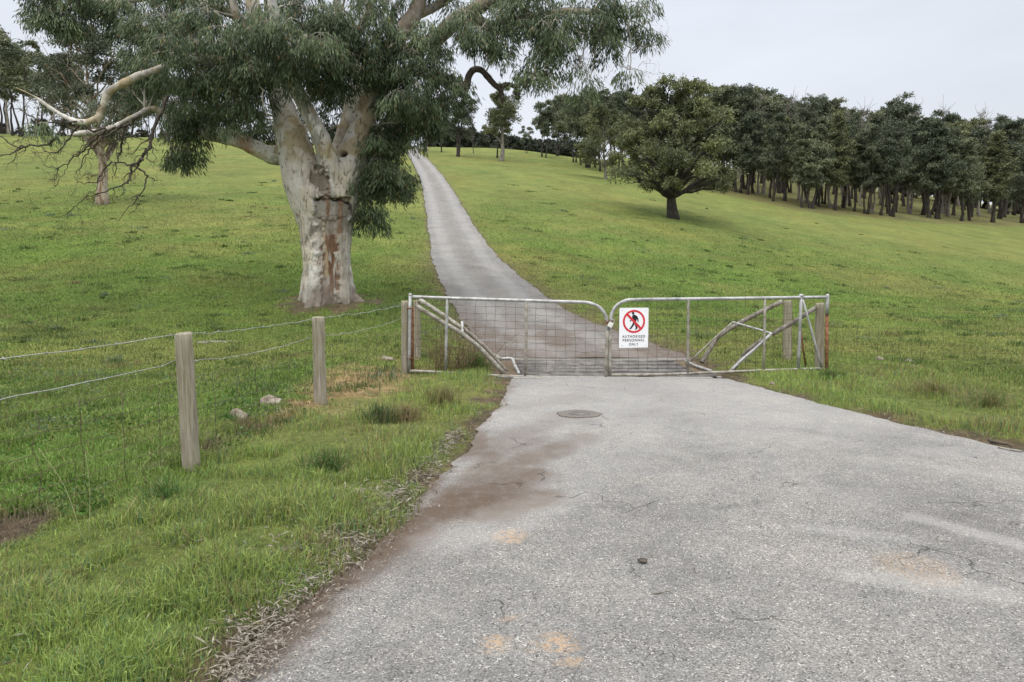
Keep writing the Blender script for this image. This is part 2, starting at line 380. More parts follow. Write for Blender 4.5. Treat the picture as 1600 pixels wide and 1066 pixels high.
def ground_col(x, y):
    tt = grass_tone(x, y)[:, None]; k = fbm(x*1.1, y*1.1, 55, 3)[:, None]
    fr_ = sstep(25, 70, y)[:, None]; lush = np.array((.122, .190, .042))*(1-fr_)+np.array((.148, .192, .058))*fr_; yel = np.array((.208, .226, .070))*(1-.1*fr_); br = np.array((.18, .15, .062))
    c_ = lush*(1-tt)+yel*tt
    k2 = fbm(x*.35, y*.2, 57, 5)[:, None]
    c_ = c_*(.8+.4*k)*(.78+.44*k2)
    bb = sstep(.56, .72, fbm(x/3.1, y/2.1, 61, 4))[:, None]*.22
    c_ = c_*(1-bb)+br*bb
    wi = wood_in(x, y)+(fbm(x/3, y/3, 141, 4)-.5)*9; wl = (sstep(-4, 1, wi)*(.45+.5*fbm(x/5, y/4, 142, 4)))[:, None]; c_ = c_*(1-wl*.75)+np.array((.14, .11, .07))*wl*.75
    vg = verge_w(x, y)[:, None]; c_ = c_*(1-.45*vg)+np.array((.20, .21, .075))*(.7+.6*k)*.45*vg
    dk = dirt_mask(x, y)[:, None]
    st_ = sstep(1.6, .8, np.hypot((x+1.95)*1.1, (y-9.2)*.42))[:, None]; dc = (np.array((.15, .115, .082))*(1-st_)+np.array((.36, .26, .14))*st_)*(.6+.8*fbm(x*8, y*8, 66, 3)[:, None])
    return c_*(1-dk)+dc*dk

nr_, ncol = 760, 760
tt = np.geomspace(1.2, 3200, nr_); uu = np.linspace(-1, 1, ncol); uu = 1.15*uu+.85*uu**5
T_, U_ = np.meshgrid(tt, uu, indexing='ij')
X_ = (U_*(T_+1.5)).ravel(); Y_ = (T_-3.2).ravel()
Z_ = h0(X_, Y_)
dd = road_d(X_, Y_)
sink = sstep(-.02, .25, dd)*(.05+.004*np.maximum(Y_, 0))*(Y_ < 190)
rough = (fbm(X_*2.1, Y_*2.1, 71, 4)-.5)*.11*sstep(.0, .8, -dd)*sstep(120, 20, Y_)
rough += (fbm(X_/1.5, Y_/1.5, 75, 3)-.5)*.14*sstep(.1, 1.5, -dd)
mound = .42*np.exp(-(np.hypot(X_-TREE_P[0], Y_-TREE_P[1])/1.3)**2)*0.35
Z_ = Z_ - sink + rough + mound + .05*sstep(0, .5, -dd)*(Y_ < 30)
inp = (X_ > PIT[0]-.15) & (X_ < PIT[1]+.15) & (Y_ > PIT[2]-.1) & (Y_ < PIT[3]+.1)
Z_ = np.where(inp, -.75, Z_)
I = (np.arange(nr_-1)[:, None]*ncol+np.arange(ncol-1)[None]).ravel()
me = mesh_data('ground', np.stack([X_, Y_, Z_], 1), [np.stack([I, I+1, I+ncol+1, I+ncol], 1)], True)
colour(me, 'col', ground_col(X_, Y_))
tag(link('ground', me, M['ground']), 'green pasture rising to a hill behind the gate', None, None, 'structure')
def gz(x, y):                                   # surface height incl. small relief (for things standing on the grass)
    x = np.asarray(x, float); y = np.asarray(y, float); d = road_d(x, y)
    return h0(x, y) + (fbm(x*2.1, y*2.1, 71, 4)-.5)*.11*sstep(0, .8, -d)*sstep(120, 20, y) + (fbm(x/1.5, y/1.5, 75, 3)-.5)*.14*sstep(.1, 1.5, -d) + .05*sstep(0, .5, -d)*(y < 30) + .147*np.exp(-(np.hypot(x-TREE_P[0], y-TREE_P[1])/1.3)**2)

# ------------------------------------------------------------------ roads
def road_sheet(name, ys, n, label, lift=.012):
    ys = np.asarray(ys); l, r = road_l(ys), road_r(ys); s_ = np.linspace(0, 1, n)
    X = l[:, None]*(1-s_)+r[:, None]*s_; Y = np.repeat(ys[:, None], n, 1)
    Z = h0(X, Y)+lift+.05*np.minimum(s_, 1-s_)[None]*2*0.6
    x, y = X.ravel(), Y.ravel(); d = np.minimum(x-road_l(y), road_r(y)-x)
    nn = fbm(x*2.5, y*2.5, 81, 4)
    mask = np.zeros((len(x), 3))
    px, py = proj(np.stack([x, y, Z.ravel()], 1))
    # brown soil washed onto the seal along the left edge and in tyre sweeps
    e = sstep(.16, .0, x-road_l(y)+(nn-.5)*.4)*sstep(11, 9, y)*.95
    def seg(ax, ay, bx, by, wd, k):
        a = hit(ax, ay); b2 = hit(bx, by); dx, dy = b2[0]-a[0], b2[1]-a[1]; L2 = dx*dx+dy*dy
        t_ = np.clip(((x-a[0])*dx+(y-a[1])*dy)/L2, 0, 1)
        dist = np.hypot(x-a[0]-t_*dx, y-a[1]-t_*dy)
        return k*sstep(wd, wd*.2, dist+(nn-.5)*wd*1.3)
    for s__ in ((540, 905, 650, 818, .30, 1), (440, 985, 545, 900, .2, 1), (405, 1060, 445, 985, .14, .9), (640, 822, 730, 785, .30, 1), (725, 785, 830, 745, .30, .95), (740, 760, 880, 700, .30, .8), (690, 810, 850, 782, .26, .95), (700, 790, 770, 715, .2, .8), (730, 720, 840, 690, .28, .55), (770, 700, 880, 655, .34, .5), (800, 640, 900, 625, .34, .4), (820, 735, 905, 690, .24, .6), (640, 822, 560, 890, .24, .9)):
        e = np.maximum(e, seg(*s__))
    far = (y > GY)
    e = np.maximum(e, far*.95*sstep(.7, .05, d+(nn-.5)*1.2)*sstep(26, 14, y))
    e = np.maximum(e, far*np.maximum(.9*sstep(.43, .56, fbm(x*2.2, y*1.1, 87, 5))*sstep(22, 13, y), .5*sstep(18, 11.5, y)))
    mid_ = np.abs(x-(road_l(y)+road_r(y))/2)
    e = np.maximum(e, far*.2*sstep(.35, .1, mid_+(nn-.5)*.4))
    mask[:, 0] = np.clip(e, 0, 1)
    o = 0
    for ax, ay, wx in ((797, 842, .075), (775, 1012, .07), (866, 1012, .08), (1005, 878, .03), (895, 1040, .04), (1430, 893, .16), (690, 690, .05), (800, 975, .025)):
        a = hit(ax, ay); o = np.maximum(o, sstep(wx*1.25, wx*.6, np.hypot(x-a[0], (y-a[1])*.9)+(nn-.5)*wx*1.2)*(.45 if wx > .1 else 1))
    mask[:, 1] = o
    pl = 0
    for s__ in ((1430, 815, 1600, 860, .1, .9), (1330, 905, 1560, 935, .12, .7), (1480, 740, 1600, 760, .2, .5), (830, 620, 1090, 612, .5, .7), (690, 850, 900, 780, .25, .6), (960, 640, 880, 760, .35, .5), (1250, 830, 1420, 850, .1, .5)):
        pl = np.maximum(pl, seg(*s__))
    pl = np.maximum(pl, far*.6*np.maximum(sstep(.5, .1, np.abs(mid_-.75)), .3))
    pl = np.maximum(pl, (~far)*.75*sstep(3.8, 7.5, y+(nn-.5)*3)*(.6+.8*fbm(x*.8, y*.5, 89, 3)))
    mask[:, 2] = np.clip(pl, 0, 1)
    m_ = len(ys); I = (np.arange(m_-1)[:, None]*n+np.arange(n-1)[None]).ravel()
    me = mesh_data(name, np.stack([x, y, Z.ravel()], 1), [np.stack([I, I+1, I+n+1, I+n], 1)], True)
    colour(me, 'mask', mask)
    return tag(link(name, me, M['road' if name == 'road_apron' else 'drive']), label, None, None, 'structure')
road_sheet('road_apron', np.concatenate([np.linspace(-6, 1.8, 30), np.linspace(1.9, GY-.03, 190)]), 260, 'grey chip sealed apron in front of the gate')
road_sheet('driveway', np.concatenate([np.linspace(PIT[3]+.13, 30, 170), np.geomspace(30.3, 250, 160)]), 60, 'narrow grey driveway climbing the hill behind the gate')

# ------------------------------------------------------------------ cattle grid
def gp(px, py, back=0.0):                        # a point on the (slightly bent) plane of the two gates
    Y = np.interp(px, [600, 640, 949, 1293, 1340], [GY+.55, GY+.4, GY, GY+.5, GY+.6])
    return at(px, py, Y+back)
cg = empty('cattle_grid', (1.5, GY+1, float(h0(1.5, GY+1))), 'steel rail cattle grid set across the road just behind the gates', 'cattle grid')
fr = MB()
x0, x1, y0, y1 = PIT
gz0, gz1 = float(h0(1.4, y0)), float(h0(1.4, y1))
for a, b in (((x0-.3, y0-.1, -.7), (x1+.3, y0, gz0+.012)), ((x0-.3, y1, -.7), (x1+.3, y1+.14, gz1+.022))):
    fr = MB(); fr.box(a, b); fr.build('pit_wall', M['concrete'], cg, False)
m, t, b = new_mat('bank_earth', .95, .1); n1 = noise(t, geo(t), 16, 6, .7); t.links.new(rmp(t, n1, [(.3, (.085, .06, .042)), (.55, (.19, .145, .10)), (.75, (.27, .22, .15))]), b.inputs['Base Color']); bump(t, b, n1, .05); M['earth'] = m
for a, b in (((x0-.35, y0, -.7), (x0, y1, gz0+.02)), ((x1, y0, -.7), (x1+.35, y1, gz0+.02))):
    e_ = MB(); e_.box(a, b); e_.build('side_bank', M['earth'], cg, False)
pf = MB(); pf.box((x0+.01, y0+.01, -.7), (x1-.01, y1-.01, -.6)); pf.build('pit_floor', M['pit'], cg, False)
nrl = 9
for k in range(nrl):
    f_ = (k+.45)/nrl; y = y0+(y1-y0)*f_; r = MB()
    xs = np.linspace(x0+.01, x1-.01, 6)
    r.tube([(x, y, gz0*(1-f_)+gz1*f_-.012+.006*math.sin(k*3+x)) for x in xs], .034, 10); r.build('rail', M['steel_dark'], cg)
# concrete lip the gates stand over
l = MB(); l.box((x0-.06, GY-.07, -.2), (x1+.12, y0-.105, gz0+.020))
tag(l.build('concrete_sill', M['concrete'], None, False), 'pale concrete strip along the front of the cattle grid', 'kerb')
# front angle rail lying under the right gate
a = MB(); a.tube([at(955, 590, GY+.12), at(1040, 590, GY+.12), at(1119, 588, GY+.12)], .03, 8)
tag(a.build('loose_pipe', M['steel_dark']), 'dark steel pipe lying on the ground under the right gate', 'pipe')

# ------------------------------------------------------------------ gates
def pipe(name, pts, r, mat, parent, smooth_n=0, n=10):
    P = np.array([gp(*p) for p in pts])
    if smooth_n: P = catmull(P, smooth_n)
    b_ = MB(); b_.tube(P, r, n); return b_.build(name, mat, parent)
def gate_mesh(parent, xs, ys, top, x0_, x1_):
    """welded mesh infill: one part"""
    rg = np.random.default_rng(len(xs)); b_ = MB()
    for x in xs:
        P = [gp(x+rg.normal(0, .35)+.8*math.sin(k*1.3+x), y, .035) for k, y in enumerate(np.linspace(top(x), ys[-1]+11, 9))]
        b_.tube(P, .0023, 5)
    for y in ys:
        P = [gp(x, y+top(x)-top(xs[len(xs)//2])+rg.normal(0, .5), .042) for x in np.linspace(x0_, x1_, 18)]
        b_.tube(P, .0023, 5)
    b_.build('wire_mesh', M['wire_rusty'], parent)
gl = empty('farm_gate', gp(643, 580), 'left leaf of the double pipe gate, standing before the slanting pale rails and dry weeds', 'gate', 'double gate across the road')
pipe('top_rail', [(645, 464), (700, 466), (780, 468.5), (860, 471), (910, 472.5), (925, 475), (937, 481), (945, 491), (948.5, 503), (949, 516)], .0240, M['galv'], gl, 5, 12)
pipe('bottom_rail', [(640, 579.5), (700, 582.5), (770, 587), (830, 589), (890, 591), (947, 591)], .022, M['galv_dull'], gl, 4)
pipe('stile', [(949, 514), (948, 550), (947, 594)], .024, M['galv_dull'], gl, 2)
pipe('stile', [(641, 462), (640, 520), (639.5, 580)], .024, M['galv'], gl, 2)
pipe('upright', [(699, 466), (697.5, 520), (696.5, 582)], .021, M['galv'], gl, 2)
pipe('upright', [(822, 470), (822, 530), (820.5, 588)], .021, M['galv_dull'], gl, 2)
gate_mesh(gl, [650, 666, 682, 713, 728, 743, 759, 774, 790, 806, 837, 853, 868, 884, 899, 915, 930], [480, 491, 502, 513, 524, 535, 546, 557, 568], lambda x: 464+(x-645)*.032, 645, 946)
gr = empty('farm_gate', gp(1290, 576), 'right leaf of the double pipe gate, with the white sign hung on it', 'gate', 'double gate across the road')
pipe('top_rail', [(953.5, 516), (954, 500), (957, 487), (964, 477.5), (975, 471), (990, 468.5), (1060, 467.5), (1150, 466.5), (1220, 465.5), (1293, 464.5)], .0240, M['galv'], gr, 5, 12)
pipe('bottom_rail', [(953, 586), (1000, 586), (1060, 584.5), (1120, 582), (1180, 579.5), (1240, 577.5), (1288, 576)], .021, M['galv_dull'], gr, 4)
pipe('stile', [(953.5, 514), (953, 550), (953, 588)], .024, M['galv_dull'], gr, 2)
st = pipe('stile', [(1252, 463), (1249.5, 520), (1247, 578)], .024, M['galv'], gr, 2)
e_ = MB(); e_.ball(gp(1252, 462), .034, 10, sq=(1, 1, .7)); e_.build('cap', M['galv'], st) if False else None
pipe('brace', [(1254, 468), (1270, 524), (1284, 576)], .018, M['galv'], gr, 2)
pipe('upright', [(1075.5, 468), (1075, 520), (1074.5, 584)], .021, M['galv_dull'], gr, 2)
pipe('upright', [(1195, 467), (1194.5, 520), (1193, 579)], .019, M['galv_dull'], gr, 2)
e_ = MB(); e_.ball(gp(1252, 462), .036, 12, sq=(1, 1, .75)); e_.build('end_cap', M['galv'], gr)
gate_mesh(gr, [967, 982, 997, 1012, 1027, 1043, 1058, 1090, 1105, 1120, 1135, 1150, 1165, 1180, 1209, 1223, 1237], [480, 491, 502, 513, 524, 535, 546, 557, 568], lambda x: 469-(x-955)*.013, 956, 1248)

def round_post(name, foot, top, r, mat, label, group=None, cat='fence post', lump=.006, parent=None, tilt=True):
    foot = np.asarray(foot, float); top = np.asarray(top, float); base = foot-np.array((0, 0, .3))
    k = np.linspace(0, 1, 26)[:, None]; P = base*(1-k)+top*k
    th = np.linspace(0, 2*math.pi, 28, endpoint=False)
    V = []; sd_ = abs(int(foot[0]*100)) % 90
    for i, p in enumerate(P):
        rr = r*(1.04-.07*k[i, 0])*(1+.05*np.sin(2*th+sd_)+.10*(vnoise(th*2.5+sd_, np.full_like(th, i*.18))-.5)) + lump*(vnoise(th*9, np.full_like(th, i*.25), 4)-.5)
        V.append(np.stack([p[0]+rr*np.cos(th), p[1]+rr*np.sin(th), np.full_like(th, p[2])], 1))
    n = 28; m_ = len(P); V = np.vstack(V)
    tp = V[-n:].copy(); tp[:, :2] = (tp[:, :2]-top[:2])*.86+top[:2]; tp[:, 2] += .012
    V = np.vstack([V, tp, [top+np.array((0, 0, .014))]])
    i = np.arange(m_)[:, None]*n; j = np.arange(n)[None]; j2 = (j+1) % n
    q = np.stack([i+j, i+j2, i+n+j2, i+n+j], -1).reshape(-1, 4); k_ = np.arange(n)
    V[(m_)*n:, 2] += .02*(vnoise(V[m_*n:, 0]*30, V[m_*n:, 1]*30, 3)-.5)
    b_ = MB(); b_.add(V-foot, [q, np.stack([m_*n+k_, m_*n+(k_+1) % n, k_*0+(m_+1)*n], 1)])
    o = link(name, b_.data(name), mat, None, foot)
    return tag(o, label, cat, group)
def square_post(name, foot, top, wx, wy, mat, label, cat='gate post', group=None):
    foot = np.asarray(foot, float); top = np.asarray(top, float); V = []
    for k in np.linspace(0, 1, 14):
        p = (foot-np.array((0, 0, .3)))*(1-k)+top*k; jx = .008*(vnoise(k*5, foot[0]*9, 2)-.5)
        V += [(p[0]-wx+jx, p[1]-wy, p[2]), (p[0]+wx+jx, p[1]-wy, p[2]), (p[0]+wx-jx, p[1]+wy, p[2]), (p[0]-wx-jx, p[1]+wy, p[2])]
    V = np.array(V)-foot; q = [(i*4+j, i*4+(j+1) % 4, i*4+4+(j+1) % 4, i*4+4+j) for i in range(13) for j in range(4)]+[(52, 53, 54, 55)]
    b_ = MB(); b_.add(V, np.array(q)); me_ = b_.data(name, False); o = link(name, me_, mat, None, foot)
    bv = o.modifiers.new('bevel', 'BEVEL'); bv.width = .008; bv.segments = 2
    return tag(o, label, cat, group)
def gnd(p): p = np.array(p, float); p[2] = gz(p[0], p[1]); return p

p_ = gp(632.5, 580, .02); round_post('gate_post', gnd(p_), gp(632.5, 472, .02), .052, M['post'], 'weathered wooden gate post at the left end of the gates, where the fence wires end', cat='gate post')
p_ = gp(643.5, 580, .09); q_ = gp(643.5, 479, .09)
b_ = MB(); b_.tube([p_-np.array((0, 0, .2)), (p_+q_)/2, q_], .032, 12)
tag(b_.build('steel_post', M['rust']), 'rusty round steel post between the gate end and the left wooden gate post', 'gate post')
hp = MB(); c_ = gp(641, 461); hp.ball(c_, .028, 12); hp.build('end_cap', M['galv'], gl)
for yy in (482, 560):
    hp = MB(); hp.tube([gp(634, yy, .02), gp(641, yy, -.03), gp(645, yy+.5, .08)], .014, 8); hp.build('hinge', M['rust'], gl)
p_ = at(651.5, 553, GY+1.7); round_post('gate_post', gnd(p_), at(651.5, 470, GY+1.7), .06, M['post'], 'shorter looking wooden post set back behind the left gate end, carrying the slanting rails', cat='gate post')
p_ = gp(1281, 574, .22); round_post('gate_post', gnd(p_), gp(1281, 475, .22), .062, M['post'], 'thick grey wooden gate post at the right end of the gates', cat='gate post')
p_ = gp(1292, 575, .03); q_ = gp(1292, 489, .03)
b_ = MB(); b_.tube([p_-np.array((0, 0, .2)), (p_+q_)/2, q_], .026, 12)
tag(b_.build('steel_post', M['rust']), 'orange rusty steel hinge post beside the right wooden gate post', 'gate post')
hp = MB(); hp.tube([gp(1293, 459.5), gp(1293, 462.5), gp(1292.5, 478), gp(1292.5, 491)], [.02, .027, .026, .026], 12); hp.build('hinge', M['galv'], gr)
p_ = at(1231, 560, GY+1.95); round_post('gate_post', gnd(p_), at(1231, 471, GY+1.95), .068, M['post'], 'wooden post set back behind the right gate leaf, seen through its mesh', cat='gate post')
b_ = MB(); b_.tube([gp(1251, 512, .3), gp(1254, 540, .3), gp(1259, 572, .35)], .016, 8)
tag(b_.build('rusty_stake', M['rust']), 'thin rusty iron stake leaning behind the right end of the gate', 'stake')

# wings of the cattle grid: slanting pipes from the posts down to the rails
def wing(label, specs):
    specs = [(a, [(x, y, d+GY-10.35) for x, y, d in b], c, e) for a, b, c, e in specs]
    P0 = at(*specs[0][1][-1]); o = empty('grid_wing', P0, label, 'wing rail', 'wings of the cattle grid')
    for nm, pts, r, mt in specs:
        b2 = MB(); P = np.array([at(*p) for p in pts]); b2.tube(catmull(P, 3) if len(P) > 2 else P, r, 10); b2.build(nm, M[mt], o)
    return o
wing('pale slanting pipe rails and bent frame on the left side of the cattle grid', [
    ('rail', [(649, 477, 10.95), (690, 503, 10.9), (721, 521, 10.85), (752, 546, 10.8), (789, 585, 10.72)], .034, 'galv_dull'),
    ('rail', [(655, 468, 12.0), (690, 491, 11.9), (720, 512, 11.8), (747, 532, 11.7), (766, 552, 11.6), (784, 562, 11.55)], .036, 'galv_dull'),
    ('rail', [(724, 512, 11.2), (750, 536, 11.15), (774, 560, 11.1), (794, 582, 11.0)], .026, 'bark_grey'),
    ('bracket', [(722, 503, 11.3), (722.5, 514, 11.2), (722, 527, 10.85)], .022, 'galv'),
    ('frame', [(782, 561, 11.55), (799, 560.5, 11.5), (804, 570, 11.2), (811, 584, 10.75)], .024, 'galv')])
wing('bent slanting rails and thin steel frame on the right side of the cattle grid', [
    ('rail', [(1222, 471, 12.2), (1180, 492, 12.1), (1150, 508, 12.05), (1122, 526, 12.0), (1108, 548, 11.9), (1096, 566, 11.8)], .038, 'bark_grey'),
    ('rail', [(1275, 481, 11.0), (1240, 503, 10.95), (1207, 522, 10.9)], .034, 'bark_grey'),
    ('rail', [(1206, 521, 10.9), (1180, 545, 10.85), (1160, 562, 10.82), (1139, 582, 10.78)], .024, 'galv'),
    ('rail', [(1192, 530, 11.0), (1168, 548, 10.98), (1158, 562, 10.95), (1143, 580, 10.9)], .03, 'bark_grey'),
    ('frame', [(1208, 522, 10.9), (1175, 512, 11.3), (1145, 503.5, 11.7)], .016, 'galv'),
    ('frame', [(1145, 503.5, 11.7), (1115, 530, 11.75), (1079, 564, 11.8)], .014, 'galv_dull'),
    ('frame', [(1072, 565, 11.8), (1090, 573, 11.3), (1112, 580, 10.85)], .022, 'galv')])

# padlock and chain
ch = MB(); rg = np.random.default_rng(3)
for k in range(7):
    c_ = gp(947+1.2*k*1.1, 503+2.2*math.sin(k*.9), -.03-.01*(k % 2)); th = np.linspace(0, 2*math.pi, 13)
    a_, b2 = ((.020, .011) if k % 2 else (.011, .020))
    ch.tube(np.stack([c_[0]+a_*np.cos(th), c_[1]+.008*np.sin(2*th), c_[2]+b2*np.sin(th)], 1), .0045, 6, False)
tag(ch.build('gate_chain', M['rust']), 'short dark chain wrapped round the two meeting gate stiles', 'chain')
c_ = gp(954.8, 506, -.055); lk = empty('padlock', c_, 'pale padlock hanging on the chain between the two gates', 'padlock')
b_ = MB(); b_.box((-.034, -.015, -.055), (.034, .015, .02)); me_ = b_.data('lock_body', False); R_ = math.radians(-28)
o = link('lock_body', me_, M['brass'], lk); o.rotation_euler = (0, -R_, 0); bv = o.modifiers.new('bevel', 'BEVEL'); bv.width = .008; bv.segments = 2
th = np.linspace(0, math.pi, 12); b_ = MB(); b_.tube(np.vstack([[(.024, 0, .0)], np.stack([.024*np.cos(th), 0*th, .045+.024*np.sin(th)], 1), [(-.024, 0, .0)]]), .007, 8)
o = link('shackle', b_.data('shackle'), M['galv'], lk); o.rotation_euler = (0, -R_, 0)

# ------------------------------------------------------------------ sign
tl, tr_, bl = gp(967.5, 481, -.06), gp(1013, 481, -.06), gp(967.5, 543.5, -.06)
sw, sh = np.linalg.norm(tr_-tl), np.linalg.norm(bl-tl)
sg = empty('sign', (tl+tr_)/2*.5+(bl+gp(1013, 543.5, -.06))/2*.5, 'white sign reading AUTHORISED PERSONNEL ONLY with a red no-walking symbol, hung on the right gate', 'sign')
rz = math.atan2(tr_[1]-tl[1], tr_[0]-tl[0])
sg.rotation_euler = (0, 0, rz)
def flat(name, poly_rings, y0_, th_, mat):
    """polygons (x,z lists in sign units) extruded to th_ thickness in front of y0_"""
    b2 = MB()
    for ring in poly_rings:
        n = len(ring); f_ = [(x, y0_-th_, z) for x, z in ring]; k = [(x, y0_, z) for x, z in ring]
        b2.add(np.array(f_+k), [np.array([list(range(n))])] + [np.array([(i, n+i, n+(i+1) % n, (i+1) % n) for i in range(n)])])
    return link(name, b2.data(name, False), mat, sg)
def rrect(w_, h_, r):
    out = []
    for cx, cz, a0 in ((w_/2-r, h_/2-r, 0), (-w_/2+r, h_/2-r, 90), (-w_/2+r, -h_/2+r, 180), (w_/2-r, -h_/2+r, 270)):
        for a in range(0, 91, 15): out.append((cx+r*math.cos(math.radians(a0+a)), cz+r*math.sin(math.radians(a0+a))))
    return out[::-1]
flat('board', [rrect(sw, sh, .014)], .002, .003, M['white_paint'])
u = sw/46.0                                       # sign units: one photo pixel
cz, R1, R2 = 9.7*u, 17.6*u, 14.6*u
segs = 48; ring = []
for i in range(segs):
    a0, a1 = 2*math.pi*i/segs, 2*math.pi*(i+1)/segs
    ring.append([(R1*math.cos(a), cz+R1*math.sin(a)) for a in (a1, a0)]+[(R2*math.cos(a), cz+R2*math.sin(a)) for a in (a0, a1)])
ring = [[(x, z) for x, z in r_] for r_ in ring]
s45 = math.sqrt(.5); hw = 1.75*u; L_ = 15.6*u
bar = [(-L_*s45-hw*s45, cz+L_*s45-hw*s45), (-L_*s45+hw*s45, cz+L_*s45+hw*s45), (L_*s45+hw*s45, cz-L_*s45+hw*s45), (L_*s45-hw*s45, cz-L_*s45-hw*s45)]
flat('ring', ring, -.0022, .0016, M['red_paint'])
flat('slash', [bar], -.0026, .0026, M['red_paint'])
def pp(pts): return [((x-53.7)*.938*u, cz+(46-y)*.938*u) for x, y in pts]
body = [[(53.2,34.9),(50.6,36.4),(50.6,40),(51.2,44),(52.2,47.5),(57,48),(57.8,44),(58.6,40),(57.6,37),(55.4,35.2)],
        [(57.4,36.6),(57.2,40.3),(59.6,44.2),(60.2,47.2),(61.4,47.2),(61.2,42.6),(59.4,37.9)],
        [(50.8,38),(50,41.6),(47,44.4),(46.6,46.2),(47.6,46.4),(51.2,43),(52,40)],
        [(52.4,47),(50.4,52),(46.6,57.2),(45.8,58.4),(49,58.6),(50.2,56.6),(53.8,52.2),(55.4,48)],
        [(53.8,47.4),(55.4,51.8),(57,57),(55,59.4),(58.4,58.8),(60,57.2),(58.6,51.8),(57.2,47.4)],
        [(52+2.05*math.cos(a), 32.6+2.3*math.sin(a)) for a in np.linspace(0, 2*math.pi, 15)[:-1]]]
flat('pedestrian', [pp(r_) for r_ in body], -.0012, .0024, M['black_paint'])
def lettering(txt, zc, hgt, width):
    cu = bpy.data.curves.new('lettering', 'FONT'); cu.body = txt; cu.align_x = 'CENTER'; cu.align_y = 'CENTER'; cu.space_character = 1.25; cu.extrude = .004; cu.offset = .014
    o = bpy.data.objects.new('tmp', cu); sc.collection.objects.link(o)
    bpy.context.view_layer.update(); dg = bpy.context.evaluated_depsgraph_get(); me_ = bpy.data.meshes.new_from_object(o.evaluated_get(dg))
    sc.collection.objects.unlink(o); bpy.data.objects.remove(o)
    V = np.zeros(len(me_.vertices)*3, np.float32); me_.vertices.foreach_get('co', V); V = V.reshape(-1, 3)
    mn, mx_ = V.min(0), V.max(0); V = V-(mn+mx_)/2
    V2 = np.stack([V[:, 0]*width/(mx_[0]-mn[0]), -.0022-(V[:, 2]-V[:, 2].min())*.1, V[:, 1]*hgt/(mx_[1]-mn[1])+zc], 1)
    me_.vertices.foreach_set('co', V2.astype(np.float32).ravel()); me_.update(); me_.materials.clear()
    return link('lettering', me_, M['black_paint'], sg)
lettering('AUTHORISED', -13.2*u, 3.9*u, 36.4*u); lettering('PERSONNEL', -18.9*u, 3.9*u, 34.4*u); lettering('ONLY', -25.2*u, 3.9*u, 14.8*u)
for bx, bz in ((-.4, .44), (.4, .44), (-.4, -.44), (.4, -.44)):
    bo = MB(); bo.ball((bx*sw, -.003, bz*sh), .006, 8, sq=(1, .5, 1)); link('bolt', bo.data('bolt'), M['galv'], sg)

# ------------------------------------------------------------------ wire fences
f1, t1 = hit(300, 738), None
f2 = hit(501, 642)
def top_of(f, px, py): return at(px, py, f[1]+.02)
P1T, P2T = top_of(f1, 286.5, 523), top_of(f2, 497, 497)
round_post('fence_post', gnd(f1), P1T, .060, M['post'], 'round grey wooden fence post nearest the camera on the left verge', 'round posts of the left fence')
round_post('fence_post', gnd(f2), P2T, .066, M['post'], 'round wooden fence post midway between the nearest post and the gate', 'round posts of the left fence')
PG = gp(632.5, 476, .02)
prev = np.array((-3.35, 2.0, h0(-3.35, 2.0)+1.06))
fw = empty('wire_fence', (f1[0], f1[1], 0), 'sagging barbed and mesh wire strung along the left posts to the gate', 'wire fence')
def strand(heights, r, mat, name, sag=.02, wob=.004, barbs=0, par=None, off=.07, stations=None):
    S = stations or [(prev, prev[2]-1.06), (P1T, f1[2]), (P2T, f2[2]), (PG, 0)]
    b2 = MB(); rg2 = np.random.default_rng(int(heights*100)); allp = []
    for (A, za), (B, zb) in zip(S[:-1], S[1:]):
        n = 26
        for i in range(n+(1 if B is S[-1][0] else 0)):
            k = i/n; p = A*(1-k)+B*k; p = p.copy()
            ha = (A[2]-za)*heights+za; hb = (B[2]-zb)*heights+zb
            p[2] = ha*(1-k)+hb*k - sag*4*k*(1-k) + wob*rg2.normal(); p[1] += wob*rg2.normal(); p[0] += off
            allp.append(p)
    allp = np.array(allp); b2.tube(allp, r, 6)
    if barbs:
        for i in range(1, len(allp)-1, 2):
            c = allp[i]
            for s_ in (-1, 1):
                d_ = rg2.normal(size=3); d_ /= np.linalg.norm(d_); b2.tube([c-d_*.013, c, c+d_*.013], .0022, 4)
    return b2.build(name, mat, par)
strand(1.0, .0032, M['wire'], 'barbed_wire', .022, .005, 1, fw, 0.0)
strand(.80, .0030, M['wire'], 'barbed_wire', .05, .005, 1, fw, -.075)
mesh_h = [.66, .53, .41, .30, .2, .1, .03]
for h_ in mesh_h: strand(h_, .0019, M['wire_rusty'], 'line_wire', .01, .003, 0, fw, -.085)
sb = MB(); rg = np.random.default_rng(8)
S = [prev, P1T, P2T, PG]; G_ = [h0(-3.35, 2.0), f1[2], f2[2], 0.0]
for (A, za), (B, zb) in zip(zip(S[:-1], G_[:-1]), zip(S[1:], G_[1:])):
    L = np.linalg.norm(B-A); n = int(L/.3)
    for i in range(n):
        k = (i+.5)/n; p = A*(1-k)+B*k; g_ = za*(1-k)+zb*k; H_ = p[2]-g_
        sb.tube([(p[0]-.085+.012*rg.normal(), p[1]+.012*rg.normal(), g_+H_*q) for q in (.03, .16, .3, .45, .57, .665)], .0022, 5)
sb.build('stay_wire', M['wire_rusty'], fw)

